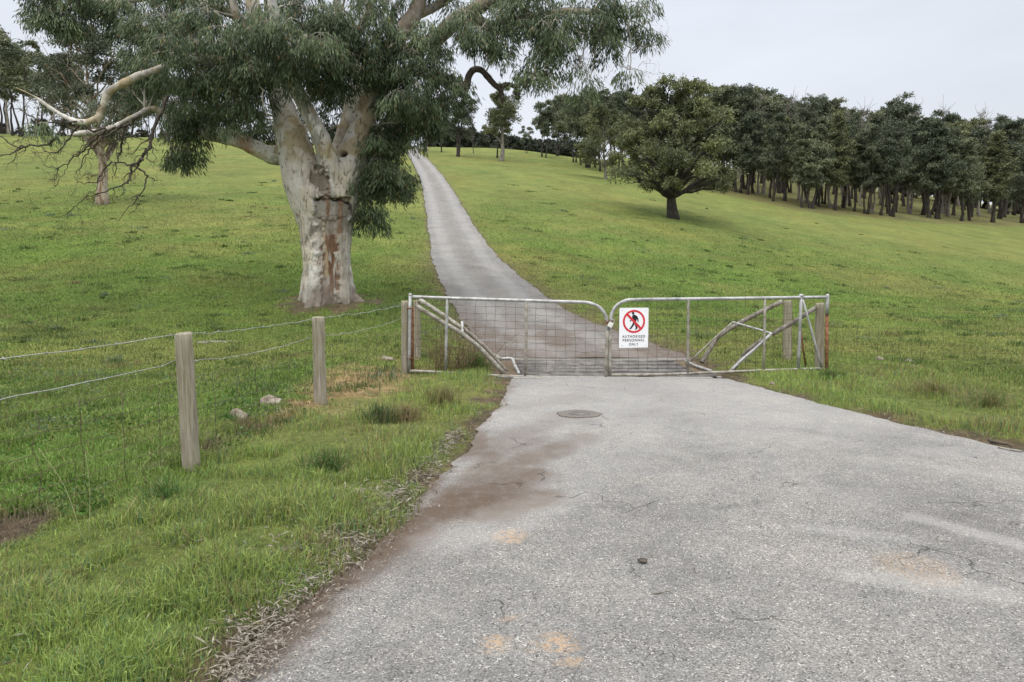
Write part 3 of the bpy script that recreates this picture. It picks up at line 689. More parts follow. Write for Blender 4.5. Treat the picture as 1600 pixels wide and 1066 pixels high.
fr_ = empty('wire_fence', gp(1300, 576), 'thin rusty mesh fence running right from the gate across the pasture', 'wire fence')
A, B = gp(1290, 476, .05), np.array((9.9, GY+.2, h0(9.9, GY+.2)+1.02)); za, zb = float(gz(A[0], A[1])), float(gz(B[0], B[1]))
for h_ in (.98, .84, .66, .53, .41, .3, .2, .1): strand(h_, .0021 if h_ > .7 else .0017, M['wire_rusty'], 'line_wire', .015, .003, 0, fr_, 0, [(A, za), (B, zb)])
sb = MB()
for i in range(17):
    k = (i+.6)/17; p = A*(1-k)+B*k; g_ = za*(1-k)+zb*k; H_ = p[2]-g_
    sb.tube([(p[0]+.012*rg.normal(), p[1], g_+H_*q) for q in (.03, .16, .3, .45, .57, .7, .98 if i % 4 == 1 else .72)], .0019, 5)
sb.build('stay_wire', M['wire_rusty'], fr_)

# ------------------------------------------------------------------ trees
def leaf_quads(P, D, L, Wd, rng):
    """narrow four cornered leaves hanging from P along D"""
    n = len(P); r = rng.normal(size=(n, 3)); S_ = np.cross(D, r); S_ /= np.linalg.norm(S_, axis=1)[:, None]+1e-9
    V = np.empty((n, 4, 3)); V[:, 0] = P; m_ = P+D*(L*.45)[:, None]
    V[:, 1] = m_+S_*(Wd/2)[:, None]; V[:, 3] = m_-S_*(Wd/2)[:, None]; V[:, 2] = P+D*L[:, None]+np.cross(S_, D)*(L*.12)[:, None]
    return V.reshape(-1, 3), np.arange(n*4).reshape(-1, 4)

def wig(A, B, rng, n=8, amp=.08, droop=0):
    A, B = np.asarray(A, float), np.asarray(B, float); L = np.linalg.norm(B-A); k = np.linspace(0, 1, n)[:, None]
    P = A*(1-k)+B*k; nz_ = np.cumsum(rng.normal(size=(n, 3)), 0); nz_ -= nz_[0]*(1-k)+nz_[-1]*k
    P = P+nz_*amp*L/math.sqrt(n)*.6; P[:, 2] += droop*L*4*(k*(1-k))[:, 0]
    return P

# the old gum by the gate --------------------------------------------------------------
bt = empty('gum_tree', TREE_P, 'huge old white-trunked gum with a hollow scarred trunk, left of the road', 'tree')
pxm = TY/F                                        # metres per photo pixel at the trunk
def tp(px, py, dy=0): return at(px, py, TY+dy)
LIMBS = [  # (px, py, depth offset, radius px)
 [(513,484,0,43),(513,468,0,41),(512,448,0,39.5),(511,420,0,37.5),(510,380,0,37.5),(510,345,0,40.5),(509,318,0,45),(508,296,0,46)],
 [(508,400,0,22),(500,352,0,30),(489,312,0,34),(476,280,-.05,32),(463,240,-.1,26),(453,205,-.15,22),(443,170,0,19),(430,125,.2,16),(412,75,.5,14),(398,25,.8,12),(390,-40,1.2,9)],
 [(514,310,-.15,28),(514,268,-.45,19),(506,230,-.7,14.5),(495,202,-.85,12.5),(481,175,-.95,11.5),(466,145,-1.0,10.5),(448,95,-1.3,9),(432,40,-1.6,7.5),(420,-30,-2,6)],
 [(512,380,0,25),(519,345,.05,32),(527,312,.1,34),(540,272,.0,29),(554,236,0,22),(564,205,.05,19),(573,172,.1,17),(583,140,.2,15),(598,100,.4,14),(622,58,.5,14),(648,22,.6,12.5),(664,-30,.8,10),(690,-110,1,7)],
 [(518,285,.55,24),(530,240,.75,15),(541,200,.85,12),(550,160,.9,11.5),(558,125,.9,11),(552,95,1,10),(538,62,1.2,9),(530,20,1.5,7),(520,-60,1.8,5)],
 [(472,258,.25,22),(452,243,.3,17.5),(425,243,.35,14),(400,233,.4,12),(378,222,.5,11),(345,212,.6,10),(310,205,.6,9),(275,190,.5,8)],
 [(606,85,.4,13),(640,78,.2,12),(680,62,0,12),(705,38,-.2,12.5),(735,20,-.4,11),(755,6,-.5,10),(790,-20,-.7,8),(850,-50,-1,6)],
 [(712,32,-.2,9),(745,32,-.3,9),(775,44,-.4,8),(812,30,-.6,7),(850,25,-.8,6),(890,18,-1,4.5),(940,22,-1.2,3.2),(985,30,-1.3,2)],
 [(582,150,.2,13),(610,128,.1,11),(640,110,0,10),(672,115,-.2,9),(700,128,-.3,8),(722,138,-.4,6.6)],
 [(722,140,-.4,6.6),(729,134,-.4,6.2),(733,118,-.4,5.8),(741,109,-.4,5.4),(752,110,-.4,5.2),(762,120,-.45,5),(772,132,-.5,4.6),(783,143,-.5,4),(785,162,-.5,2.4)],
 [(773,133,-.5,4.2),(781,138,-.5,4.2),(790,132,-.5,3.6),(798,133,-.55,3.4),(807,137.5,-.6,3)],
 [(432,118,.2,13),(395,105,-.3,11),(350,96,-.9,8.5),(300,92,-1.4,6),(262,102,-1.8,4.6),(236,112,-2,4.6),(214,119,-2.1,5.2),(198,128,-2.15,5.6),(180,137,-2.2,5),(168,146,-2.2,6),(162,164,-2.2,4.6),(157,172,-2.2,5.2),(155,186,-2.2,4.2),(154,193,-2.2,3)],
 [(158,180,-2.2,4.6),(140,190,-2.3,4),(118,190,-2.4,4),(96,180,-2.5,3.5),(72,164,-2.6,2.8),(52,150,-2.7,2),(20,135,-2.9,1.2)],
 [(404,60,.6,10),(380,45,.3,8),(368,20,0,7),(360,-20,-.2,5)],
 [(408,65,.5,10),(422,30,.3,7),(418,0,.2,6),(430,-50,0,4)],
 [(590,120,.3,10),(572,95,-.2,9),(562,80,-.5,8),(556,60,-.8,7),(570,30,-1,6),(585,-20,-1.2,5)],
 [(646,25,.6,9),(690,5,1.2,7),(740,-30,1.6,6)],
 [(400,40,.7,8),(330,10,1.2,7),(250,-5,1.5,6),(170,5,1.6,4.5),(110,-5,1.6,3)],
 [(275,190,.5,7),(240,170,.3,5),(215,180,0,4.2),(190,192,-.3,3.6),(160,205,-.5,2.8),(130,208,-.7,2),(105,212,-.8,1)],
]
tmp = MB()
for Lm in LIMBS:
    P = catmull([tp(x, y, d) for x, y, d, r in Lm], 6); R = np.maximum(catmull([(r, 0, 0) for x, y, d, r in Lm], 6)[:, 0], 1)*pxm*.97
    if Lm is LIMBS[0]: P = np.vstack([P[0]-np.array((0, 0, .5)), P]); R = np.concatenate([[R[0]*1.15], R])
    tmp.tube(P, R, 20 if R.max() > .25 else 12)
# root flare
for ang in np.linspace(0, 2*math.pi, 10)[:-1]:
    a_ = ang+.25*math.sin(ang*5); r_ = .86+.09*math.sin(ang*3+1); ca, sa = math.cos(a_), math.sin(a_)
    P = [TREE_P+np.array((ca*d_, sa*d_, z_)) for d_, z_ in ((.30, 1.5), (.38, .95), (.47, .5), (.58, .22), (r_-.08, .02), (r_+.08, -.16))]
    tmp.tube(catmull(P, 4), catmull([(q_, 0, 0) for q_ in (.30, .30, .285, .24, .17, .1)], 4)[:, 0], 14)
to = link('tmp', tmp.data('tmp'))
rm = to.modifiers.new('r', 'REMESH'); rm.mode = 'VOXEL'; rm.voxel_size = .027
sm = to.modifiers.new('s', 'SMOOTH'); sm.factor = .5; sm.iterations = 7
bpy.context.view_layer.update()
me = bpy.data.meshes.new_from_object(to.evaluated_get(bpy.context.evaluated_depsgraph_get())); bpy.data.objects.remove(to)
nv = len(me.vertices); V = np.zeros(nv*3, np.float32); me.vertices.foreach_get('co', V); V = V.reshape(-1, 3).astype(float)
Nn = np.zeros(nv*3, np.float32); me.vertices.foreach_get('normal', Nn); Nn = Nn.reshape(-1, 3)
px, py = proj(V); front = sstep(.05, -.35, Nn[:, 1]); ang = np.arctan2(V[:, 0]-TREE_P[0], -(V[:, 1]-TREE_P[1]))
warp = (fbm(px/9, py/9, 91, 4)-.5)
trunk = (py > 195) & (np.abs(V[:, 1]-TY) < 1.6)
lump = (fbm(ang*3.2+5, V[:, 2]*.7, 92, 4)-.5)*.12*trunk + (fbm(V[:, 0]*5+V[:, 1]*3, V[:, 2]*5, 93, 3)-.5)*.035
def box_mask(x0_, x1_, y0_, y1_, soft, wp): 
    return sstep(-soft, soft, np.minimum.reduce([px-x0_+warp*wp, x1_-px+warp*wp, py-y0_+warp*wp*.6, y1_-py-warp*wp]))*front*trunk
panel = box_mask(491, 546, 310, 366, 2.2, 17)
strip = box_mask(501, 529, 345, 490, 2.5, 22); dead = box_mask(493, 556, 345, 490, 5, 24)
holl = sstep(1.15, .85, np.hypot((px-501-.28*(py-285))/(11.5+3*np.sin(py/7)), (py-286)/22)+warp*1.5)*front*trunk
knot = sstep(1.2, .8, np.hypot((px-537)/6.5, (py-241)/4.8)+warp*.4)*front*trunk
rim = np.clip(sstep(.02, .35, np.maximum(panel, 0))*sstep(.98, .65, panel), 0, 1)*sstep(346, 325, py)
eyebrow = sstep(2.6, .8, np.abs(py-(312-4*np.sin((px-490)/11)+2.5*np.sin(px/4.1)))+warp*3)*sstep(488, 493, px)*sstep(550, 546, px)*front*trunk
lump += -.075*panel -.05*dead*(1-panel) -.10*holl -.2*knot -.05*strip - .05*eyebrow
lump += .05*sstep(9, 3, np.abs(py-303))*sstep(484, 495, px)*sstep(552, 540, px)*front*trunk
pk = fbm(ang*3.1+2, V[:, 2]*.55, 107, 5); peel = sstep(.50, .525, pk)*trunk
lump += .022*peel
V2 = V+Nn*lump[:, None]
me.vertices.foreach_set('co', (V2-TREE_P).astype(np.float32).ravel())
pale = np.array((.66, .635, .58)); cream = np.array((.52, .45, .32)); grey = np.array((.25, .235, .21)); brown = np.array((.17, .095, .055)); wood = np.array((.31, .275, .235)); dark = np.array((.02, .016, .012)); rust_ = np.array((.3, .16, .07))
f1_ = fbm(ang*2.2, V[:, 2]*.5, 95, 4); f2_ = fbm(ang*5+V[:, 0], V[:, 2]*1.1, 96, 4)
C = pale*(1-.0)+np.zeros((nv, 3))
def lay(mask, col): 
    global C
    mk_ = np.clip(mask, 0, 1)[:, None]; C = C*(1-mk_)+np.asarray(col)*mk_
lay(sstep(.5, .66, f1_)*.6, cream); lay(sstep(.53, .6, f2_)*.75*sstep(.4, .55, fbm(px/14, py/20, 106, 4)), grey*1.1)
lay(peel*.38, (.40, .36, .31)); lay(sstep(.022, .006, np.abs(pk-.512))*trunk*.8*sstep(.42, .55, f2_), (.16, .12, .085))
lay(sstep(205, 150, py)*.45*sstep(.4, .6, f2_), grey*.8); lay(sstep(260, 240, py)*sstep(.52, .62, fbm(V[:, 0]*2, V[:, 2]*2+V[:, 1], 97, 3))*.7, (.37, .29, .15))
lay(dead*.7, wood*1.15*(.75+.6*fbm(ang*14, V[:, 2]*1.2, 98, 4))[:, None]); lay(strip*sstep(.35, .5, fbm(ang*9, V[:, 2]*3, 99, 4)), brown*(.5+1.1*fbm(ang*12, V[:, 2]*5, 100, 4))[:, None])
lay(panel*.85, (wood*1.0)*(.6+.7*fbm(px/4.5, py/13, 101, 4))[:, None]); lay(panel*sstep(4, 2, np.abs(px-512-warp*8))*sstep(348, 335, py), brown*1.3); lay(panel*sstep(5, 2, np.abs(px-534-warp*10))*.8, brown*1.5)
lay(panel*sstep(1.5, .5, np.abs(py-338-warp*12))*.7, brown*.6)
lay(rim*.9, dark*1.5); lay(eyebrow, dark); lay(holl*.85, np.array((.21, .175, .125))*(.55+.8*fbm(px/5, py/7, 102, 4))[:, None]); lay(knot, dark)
lay(sstep(3, 1, np.abs(np.hypot((px-500-.28*(py-285))/12.5, (py-286)/22)-1.05)*12)*front*trunk*.5*sstep(.5, .62, f2_), brown)
lay(sstep(4.5, 1.5, np.abs(px-487-warp*9))*sstep(335, 345, py)*sstep(408, 395, py)*front*trunk*.8*sstep(.4, .52, fbm(px/5, py/14, 103, 3)), grey*.75)
lay(sstep(3.5, 1, np.abs(px-504-(py-350)*.09-warp*9))*sstep(345, 350, py)*sstep(440, 430, py)*front*trunk*.7, (.46, .38, .25))
bs = sstep(.55, .05, (V[:, 2]-TREE_P[2])+(fbm(ang*4, V[:, 2], 104, 3)-.5)*.9)
lay(bs*.85, np.array((.13, .085, .055))*(.5+fbm(ang*10, V[:, 2]*3, 105, 3))[:, None]); lay(sstep(1.1, .35, (V[:, 2]-TREE_P[2])+(f1_-.5)*1.2)*.45, grey*.9)
lay(sstep(590, 640, px)*sstep(160, 120, py)*.75, np.array((.17, .145, .115))*(.6+.8*f2_)[:, None]); lay(sstep(716, 726, px)*sstep(104, 107, py)*sstep(170, 165, py), np.array((.075, .06, .048))*(.6+.8*f2_)[:, None])
lay(sstep(425, 380, px)*sstep(235, 200, py+(px*0))*trunk*0, rust_)
lay(sstep(405, 385, px)*sstep(360, 378, px)*(py > 205)*(py < 240)*.75, rust_)
me.polygons.foreach_set('use_smooth', np.ones(len(me.polygons), bool)); me.update()
colour(me, 'col', C); me.materials.clear(); me.materials.append(M['gum_bark'])
link('trunk', me, None, bt)

rngT = np.random.default_rng(21)
skel = []                                         # points of the skeleton where branches may start
for Lm in LIMBS[1:]:
    P = catmull([tp(x, y, d) for x, y, d, r in Lm], 6); R = np.maximum(catmull([(r, 0, 0) for x, y, d, r in Lm], 6)[:, 0], 1)*pxm
    n = len(P); skel += [(p, r_) for p, r_ in zip(P[n//4:], R[n//4:])]
SK = np.array([p for p, r_ in skel]); SR = np.array([r_ for p, r_ in skel])
#  clumps of hanging foliage: photo px, py, rx, ry, depth offset, weight
CL = [(68,18,34,36,1.2,1.7),(128,12,52,28,1.6,1.7),(195,24,40,30,1.5,1.6),(98,40,26,24,1.2,1.4),(150,-30,80,30,1.5,.6),
 (250,55,48,50,.5,1.3),(312,45,62,52,-.6,1.2),(235,105,36,34,.4,1.3),(300,112,58,42,-1,1.2),(360,90,52,58,-1.4,1.2),(275,165,28,30,0,.8),(340,150,46,40,-.8,1),(388,140,32,40,-1.6,1.0),(250,140,22,26,.8,.6),
 (288,228,32,44,.3,1.7),(302,190,38,30,.4,1),(325,175,30,24,.4,.8),(378,185,34,26,-.9,.6),(400,170,26,20,-1,.6),(355,185,26,18,0,.5),
 (430,72,46,40,-2,1.0),(430,118,40,32,-2,1.0),(480,80,55,60,-1.6,1.2),(485,118,32,26,-1.7,.8),(520,105,46,36,-1.2,1.0),(520,40,55,50,-1,1.1),(470,20,50,40,-1,1),(570,35,40,42,-1.6,1),(595,75,40,40,-1.4,1),(545,125,30,28,-1.2,.8),
 (608,130,34,44,-1,1.1),(640,150,44,52,-.8,1.1),(610,20,38,36,.6,.9),(650,75,40,40,-.7,1),(690,75,34,36,-.6,.8),(690,130,36,44,-.6,.9),(665,180,36,44,-.5,1),(688,150,22,20,-.6,.7),(640,215,26,36,-.2,1),
 (596,190,32,44,.2,1.1),(592,245,34,46,.3,2.0),(606,285,32,32,.3,1.9),(570,312,20,48,.3,2.0),(626,295,22,20,.3,1.6),(562,290,16,44,.4,1.6),(572,350,15,26,.3,1.7),
 (715,28,34,30,-.9,.9),(760,60,36,30,-1,1),(735,80,26,24,-1,.7),(800,28,44,30,-.9,1.1),(835,55,38,34,-1.1,1.1),(780,80,18,18,-1,.9),(870,40,40,40,-1.2,1),(880,85,24,26,-1.2,.9),(855,100,20,34,-1.2,1.2),(832,132,22,22,-1.1,1),(868,122,16,16,-1.1,.9),(925,35,42,36,-1.3,.8),(968,22,36,32,-1.3,1.0),(945,72,22,24,-1.3,1.1),(1003,38,26,28,-1.4,.7),(1022,66,18,22,-1.4,.8),(920,140,16,18,-1.2,1.1),(905,112,14,16,-1.2,.6),(985,132,12,12,-1.4,.6),(820,108,12,10,-1.1,.6),(840,5,60,24,-1,1),
 (330,0,70,36,.6,.7),(250,10,50,30,1,1),(420,-40,80,40,0,.6),(560,-40,90,40,0,.8),(720,-20,90,34,.3,.8),(900,-25,80,34,-.8,.8),(480,-120,110,50,0,.6),(640,-130,110,50,.4,.6),(330,-90,90,50,.6,.6),(800,-90,100,40,.2,.6),(560,-210,120,50,.3,.5),(400,-190,80,40,.3,.4),(700,-200,80,40,.3,.4),
 (470,190,30,24,1.6,1.2),(520,150,40,30,1.8,1.2),(530,195,24,26,1.9,1.1),(505,215,14,16,1.6,.9),(560,190,26,30,1.8,1),(420,190,30,26,1.2,1),(380,165,34,30,1.4,1),(400,205,30,16,.9,.8),(350,195,30,22,1,.8),(620,180,34,34,1.2,1),
 (575,215,24,40,.3,1.5),(602,225,30,30,.3,1.5),(268,92,26,22,-2.3,1.2),
 (200,150,24,22,.9,.7),(226,160,26,34,1.2,.8),(68,205,18,9,-2.6,.5)]
CLr = CL
tw = MB(); LP, LD, LL, LW, LC = [], [], [], [], []
for cx, cy, rx, ry, dz, wt in CL:
    c = tp(cx, cy, dz); dist = np.linalg.norm((SK-c)*np.array((1, .8, 1)), axis=1)+.5*(SK[:, 2] < c[2]-.6); j = int(np.argmin(dist))
    far_r = cx > 770
    P = wig(SK[j], c+np.array((0, 0, ry*pxm*.35)), rngT, 9, .1, .1); L = np.linalg.norm(P[-1]-P[0]); r0 = min(SR[j]*.7, .012+.014*L)
    tw.tube(P, np.linspace(r0, .009, 9), 7)
    nb = max(1, int(rx*ry*3.14/(690 if cx < 770 else 470)*wt+rngT.random()))
    for k in range(nb):
        q = rngT.normal(size=3); q /= np.linalg.norm(q); q *= rngT.uniform(.15, 1)**.45
        bc = c+np.array((q[0]*rx*pxm*.9, q[1]*min((rx+ry)*.6*pxm, 1.8), q[2]*ry*pxm*.85))
        i0 = rngT.integers(4, 9); bp = wig(P[i0], bc+np.array((0, 0, .2)), rngT, 6, .14, .12); tw.tube(bp, np.linspace(.014, .006, 6), 5, False)
        br = rngT.uniform(.26, .52)*(1.0 if not far_r else .8); tone = rngT.random()**1.3
        for k2 in range(int(26*(br/.4)**1.5*(1 if not far_r else .85))):
            # small sprays over the upper shell of a dome, leaves hanging outwards and down
            u_ = rngT.normal(size=3); u_[2] = abs(u_[2])*.9-.25; u_ /= np.linalg.norm(u_)
            o_ = u_*br*np.array((1, 1, .8))*rngT.uniform(.55, 1.05); sc_ = bc+o_
            if k2 % 5 == 0: tw.tube(wig(bp[4], sc_, rngT, 4, .14, .1), np.linspace(.006, .003, 4), 4, False)
            n = int(rngT.integers(9, 17)); h = rngT.random(n)
            lat = rngT.normal(size=(n, 2))*.055
            p = sc_+np.stack([lat[:, 0]+u_[0]*.06*h, lat[:, 1]+u_[1]*.06*h, .05-.30*h**1.2], 1)
            d = np.stack([lat[:, 0]*1.5+u_[0]*.42+rngT.normal(size=n)*.2, lat[:, 1]*1.5+u_[1]*.42+rngT.normal(size=n)*.2, -np.ones(n)+.6*(rngT.random(n)**4)], 1); d /= np.linalg.norm(d, axis=1)[:, None]
            LP.append(p); LD.append(d); LL.append(rngT.uniform(.10, .20, n)); LW.append(rngT.uniform(.020, .036, n))
            tn = np.clip(tone+.22*rngT.normal(), 0, 1); a = np.array((.034, .056, .022)); b2 = np.array((.165, .212, .108)); tc_ = a*(1-tn)+b2*tn
            cc = tc_*rngT.uniform(.65, 1.35, (n, 1)); brn = rngT.random(n) < .02; cc[brn] = (.2, .13, .06)
            ylw = rngT.random(n) < .05; cc[ylw] = (.17, .17, .06)
            LC.append(cc)
rg = rngT
Vl, Fl = leaf_quads(np.vstack(LP), np.vstack(LD), np.concatenate(LL), np.concatenate(LW), rngT)
me = mesh_data('crown', Vl-TREE_P, [Fl]); colour(me, 'col', np.repeat(np.vstack(LC), 4, 0)); link('crown', me, M['leaf'], bt)
print('big crown leaves', len(Fl))
# bare drooping twigs: traced main stems with forking side twigs
def twig(b2, pts, r0, r1, rng, forks=5, depth=2, flen=.5):
    P = catmull(pts, 4); n = len(P); P[1:-1] += rng.normal(size=(n-2, 3))*np.array((.02, .02, .02)); R = np.linspace(r0, r1, n); b2.tube(P, R, 6, False)
    if depth <= 0: return
    for k in range(forks):
        i = int(rng.integers(n//4, n-1)); d_ = P[min(i+1, n-1)]-P[i-1]; d_ /= np.linalg.norm(d_)+1e-9
        d_ = d_+rng.normal(size=3)*np.array((.75, .5, .65))+np.array((0, 0, -.12)); d_ /= np.linalg.norm(d_); L = flen*rng.uniform(.5, 1.3)
        e_ = P[i]+d_*L; m_ = (P[i]+e_)/2+rng.normal(size=3)*L*.13
        twig(b2, [P[i], m_, e_], R[i]*.62, max(r1*.6, .0025), rng, max(2, forks-2), depth-1, flen*.55)
dead = MB(); Q = lambda pts, d: [tp(x, y, d+.02*i) for i, (x, y) in enumerate(pts)]
for pts, d, r0, fk, dp in [
 ([(262,150),(248,180),(240,205),(232,235),(222,248),(215,262),(226,270),(228,285),(222,300),(205,320),(185,345)], -1.9, .045, 5, 2),
 ([(225,250),(208,256),(205,268),(203,280),(195,288),(170,298),(140,306),(125,318),(105,335)], -1.95, .035, 6, 2),
 ([(220,180),(200,195),(180,200),(165,205),(150,215),(135,232),(122,242),(100,258),(85,262),(66,257)], -2.1, .036, 6, 2),
 ([(190,195),(175,208),(160,214),(148,228),(135,240),(128,258),(118,272)], -2.2, .03, 5, 2),
 ([(200,190),(190,215),(188,240),(180,262),(176,282)], -1.8, .028, 5, 2),
 ([(165,200),(140,205),(128,190),(108,215),(95,235),(75,238),(62,225)], -2.3, .03, 6, 2),
 ([(100,185),(92,205),(78,225),(40,230),(18,226),(0,215),(-30,200)], -2.6, .03, 5, 2),
 ([(40,230),(22,238),(0,242),(-25,250)], -2.6, .018, 3, 1),
 ([(240,205),(235,220),(225,240),(218,258)], -1.7, .03, 4, 2),
 ([(215,262),(195,255),(170,258),(160,270),(150,285),(125,285),(115,275)], -1.9, .024, 5, 2),
 ([(120,190),(95,192),(60,190),(30,170),(5,172)], -2.5, .022, 5, 2),
 ([(230,205),(205,212),(182,222),(172,238),(170,250)], -1.9, .022, 4, 2),
 ([(250,200),(262,215),(270,230),(268,238)], -1.9, .018, 3, 1)]:
    twig(dead, Q(pts, d), r0*1.05, .006, rngT, fk+1, dp, .6)
dead.build('dead_branch', M['bark_dead'], bt)
for pts, d, r0, fk in [
 ([(845,30),(868,45),(885,62),(900,85),(912,100),(918,125)], -1.2, .03, 6), ([(868,45),(872,75),(868,100),(862,118)], -1.2, .022, 4),
 ([(900,50),(930,58),(955,58),(985,75),(1000,78),(1020,70)], -1.3, .025, 7), ([(940,58),(962,68),(975,85),(970,100),(985,108),(1003,110),(1002,125)], -1.3, .018, 6),
 ([(960,15),(985,3),(1005,10),(1010,30),(990,50)], -1.35, .014, 6), ([(990,60),(1010,75),(1035,65),(1042,75)], -1.4, .012, 5),
 ([(800,40),(815,75),(825,90),(850,92),(862,88)], -1.1, .016, 4), ([(890,65),(910,95),(920,120),(940,130),(945,118)], -1.2, .014, 5), ([(795,75),(803,85),(807,98)], -1, .01, 2), ([(870,95),(890,105),(910,112),(925,112)], -1.2, .012, 4)]:
    twig(tw, Q(pts, d), r0, .004, rngT, fk, 2, .5)
for pts, d in [([(386,110),(392,105),(398,118),(408,140),(413,170),(418,182)], -1.9), ([(462,175),(470,168),(478,180),(478,195),(482,206)], -1.2), ([(400,0),(395,15),(398,30),(380,30),(370,8)], .4)]:
    twig(tw, Q(pts, d), .028, .012, rngT, 2, 1, .3)
tw.build('branch', M['bark_limb'], bt)

# ------------------------------------------------------------------ background trees
def build_tree(seed, H, W, r0, cb, nl, nleaf, L, lobe=.2, lean=0, stems=1, tones=((.03, .046, .022), (.07, .088, .042)), top_w=.8, flat_=.75, bare=0, wmul=.42, skirt=0):
    """meshes (trunk, crown) of a tree H high with a crown W wide starting at cb*H; crown of nl leafy lobes at the limb ends"""
    rg = np.random.default_rng(seed); tb = MB(); lobes = []
    heads = []
    for s_ in range(stems):
        a = rg.uniform(0, 6.28); sp_ = 0 if stems == 1 else .16*H
        tipx = lean*H+sp_*math.cos(a)+rg.normal()*.04*H; tipy = sp_*math.sin(a)+rg.normal()*.04*H
        A = np.array((0 if stems == 1 else .03*H*math.cos(a), 0 if stems == 1 else .03*H*math.sin(a), -.4)); B = np.array((tipx, tipy, H*.86))
        P = wig(A, B, rg, 14, .045); P[0] = A; P[1, :2] = P[1, :2]*.5+A[:2]*.5
        k = np.linspace(0, 1, 14); R = r0/(stems**.4)*(1-.9*k**.8)+r0*.45*np.exp(-k*14)
        tb.tube(P, np.maximum(R, .02), 10); heads.append((P, R))
    for i in range(nl):
        P, R = heads[i % stems]
        f_ = (i+.5)/nl; z = H*(cb+(.98-cb)*f_**.85); zz = (z/H-cb)/(1-cb)
        prof = (math.sin(math.pi*min(1, .12+.88*zz)**.9)**.6)*(1-zz*(1-top_w)*.8)
        if skirt: prof = min(1, skirt+1.3*zz)*(1-max(0, zz-.35)*1.12)
        a = i*2.4+rg.normal()*.5; rr = W/2*prof*rg.uniform(.25, 1.0)*(.82)
        j = int(np.clip(np.searchsorted(P[:, 2], z-rr*.9-.05*H), 3, 12)); c = np.array((P[j, 0]*.7+rr*math.cos(a), P[j, 1]*.7+rr*math.sin(a), z))
        Q_ = wig(P[j], c, rg, 7, .13, .07); tb.tube(Q_, np.linspace(max(R[j]*.55, .03), .025, 7), 6, False)
        for _ in range(2+bare*3):
            d_ = rg.normal(size=3)*lobe*H*.4; tb.tube(wig(Q_[rg.integers(3, 7)], c+d_+np.array((0, 0, .15*lobe*H)), rg, 5, .15), np.linspace(.04, .012, 5), 4, False)
        rl = lobe*H*rg.uniform(.5, 1.15)
        if zz > .7: rl *= .72; c = c+np.array((rg.normal()*.03*H, rg.normal()*.03*H, rg.uniform(-.02, .05)*H))
        lobes.append((c, rl))
    if bare >= 2: return tb.data('trunk'), None
    per = nleaf//nl; Pn, Dn, Cn = [], [], []
    for c, r in lobes:
        tone0 = rg.random(); ns = max(3, int(per/26))
        # each lobe: a dome of small tufts
        q = rg.normal(size=(ns, 3)); q /= np.linalg.norm(q, axis=1)[:, None]; q[:, 2] = np.where(q[:, 2] < -.25, -q[:, 2]*.6, q[:, 2])
        tc_ = c+q*r*(rg.uniform(.45, 1.05, (ns, 1)))*np.array((1, 1, flat_))
        for t_ in tc_:
            n = int(rg.integers(18, 34)); p = t_+rg.normal(size=(n, 3))*r*.17*np.array((1, 1, .8))
            d = (p-c)/r*.55+rg.normal(size=(n, 3))*.5+np.array((0, 0, -.55)); d /= np.linalg.norm(d, axis=1)[:, None]
            tn = np.clip(tone0*.7+.3*rg.random()+.12*rg.normal(), 0, 1)
            Pn.append(p); Dn.append(d); Cn.append((np.array(tones[0])*(1-tn)+np.array(tones[1])*tn)*rg.uniform(.7, 1.3, (n, 1)))
    Pn, Dn, Cn = np.vstack(Pn), np.vstack(Dn), np.vstack(Cn); n = len(Pn)
    Vl, Fl = leaf_quads(Pn, Dn, L*rg.uniform(.6, 1.3, n), L*wmul*rg.uniform(.7, 1.3, n), rg)
    mc = mesh_data('crown', Vl, [Fl]); colour(mc, 'col', np.repeat(Cn, 4, 0)); mc.materials.append(M['leaf'])
    return tb.data('trunk'), mc
def put_tree(var, foot, H, rz, label, group=None, bark='bark_dark', wx=1.0, name='gum_tree', cat='tree'):
    mt, mc, H0 = var; k = H/H0
    r = empty(name, foot, label, cat, group); r.rotation_euler = (0, 0, rz); r.scale = (k*wx, k*wx, k)
    tr = link('trunk', mt, None, r)
    if not mt.materials: mt.materials.append(M[bark])
    elif mt.materials[0] != M[bark]: tr.material_slots[0].link = 'OBJECT'; tr.material_slots[0].material = M[bark]
    if mc is not None: link('crown', mc, None, r)
    return r
DK = ((.04, .055, .031), (.16, .18, .108)); OL = ((.052, .066, .03), (.21, .225, .095)); MID = ((.055, .07, .038), (.21, .23, .13))
def var(seed, H, W, r0, cb, nl, nleaf, L, **k):
    a, b_ = build_tree(seed, H, W, r0, cb, nl, nleaf, L, **k); return (a, b_, H)
OM = ((.05, .062, .028), (.215, .225, .105))
WOOD = [var(300+i, 15, w_, .30, cb, 40, 12000, .36, lobe=.088, tones=tn, stems=st, top_w=.9) for i, (w_, cb, tn, st) in
        enumerate([(6.0, .30, DK, 1), (6.5, .24, MID, 2), (5.2, .42, DK, 1), (7, .33, DK, 2), (5.5, .26, OM, 1), (6, .4, DK, 2), (4.6, .34, MID, 1), (7.5, .3, DK, 3)])]
LOW = [var(320+i, 13, 8, .25, .04, 24, 7000, .5, lobe=.13, tones=tn, stems=2, top_w=.9) for i, tn in enumerate([DK, MID])]
rgw = np.random.default_rng(77)
base_line = lambda x: np.interp(x, [1080, 1150, 1200, 1250, 1300, 1360, 1440, 1500, 1600, 1900], [287, 303, 314, 325, 331, 336, 343, 346, 350, 356])
sky_line = lambda x: np.interp(x, [900, 940, 1000, 1040, 1075, 1100, 1140, 1170, 1215, 1240, 1290, 1330, 1365, 1400, 1430, 1480, 1540, 1575, 1600, 1900], [163, 158, 152, 150, 158, 162, 146, 150, 162, 172, 167, 184, 172, 166, 184, 177, 184, 176, 174, 178])
def at_tree(px, py): return hit(px, py)
n_front = 0
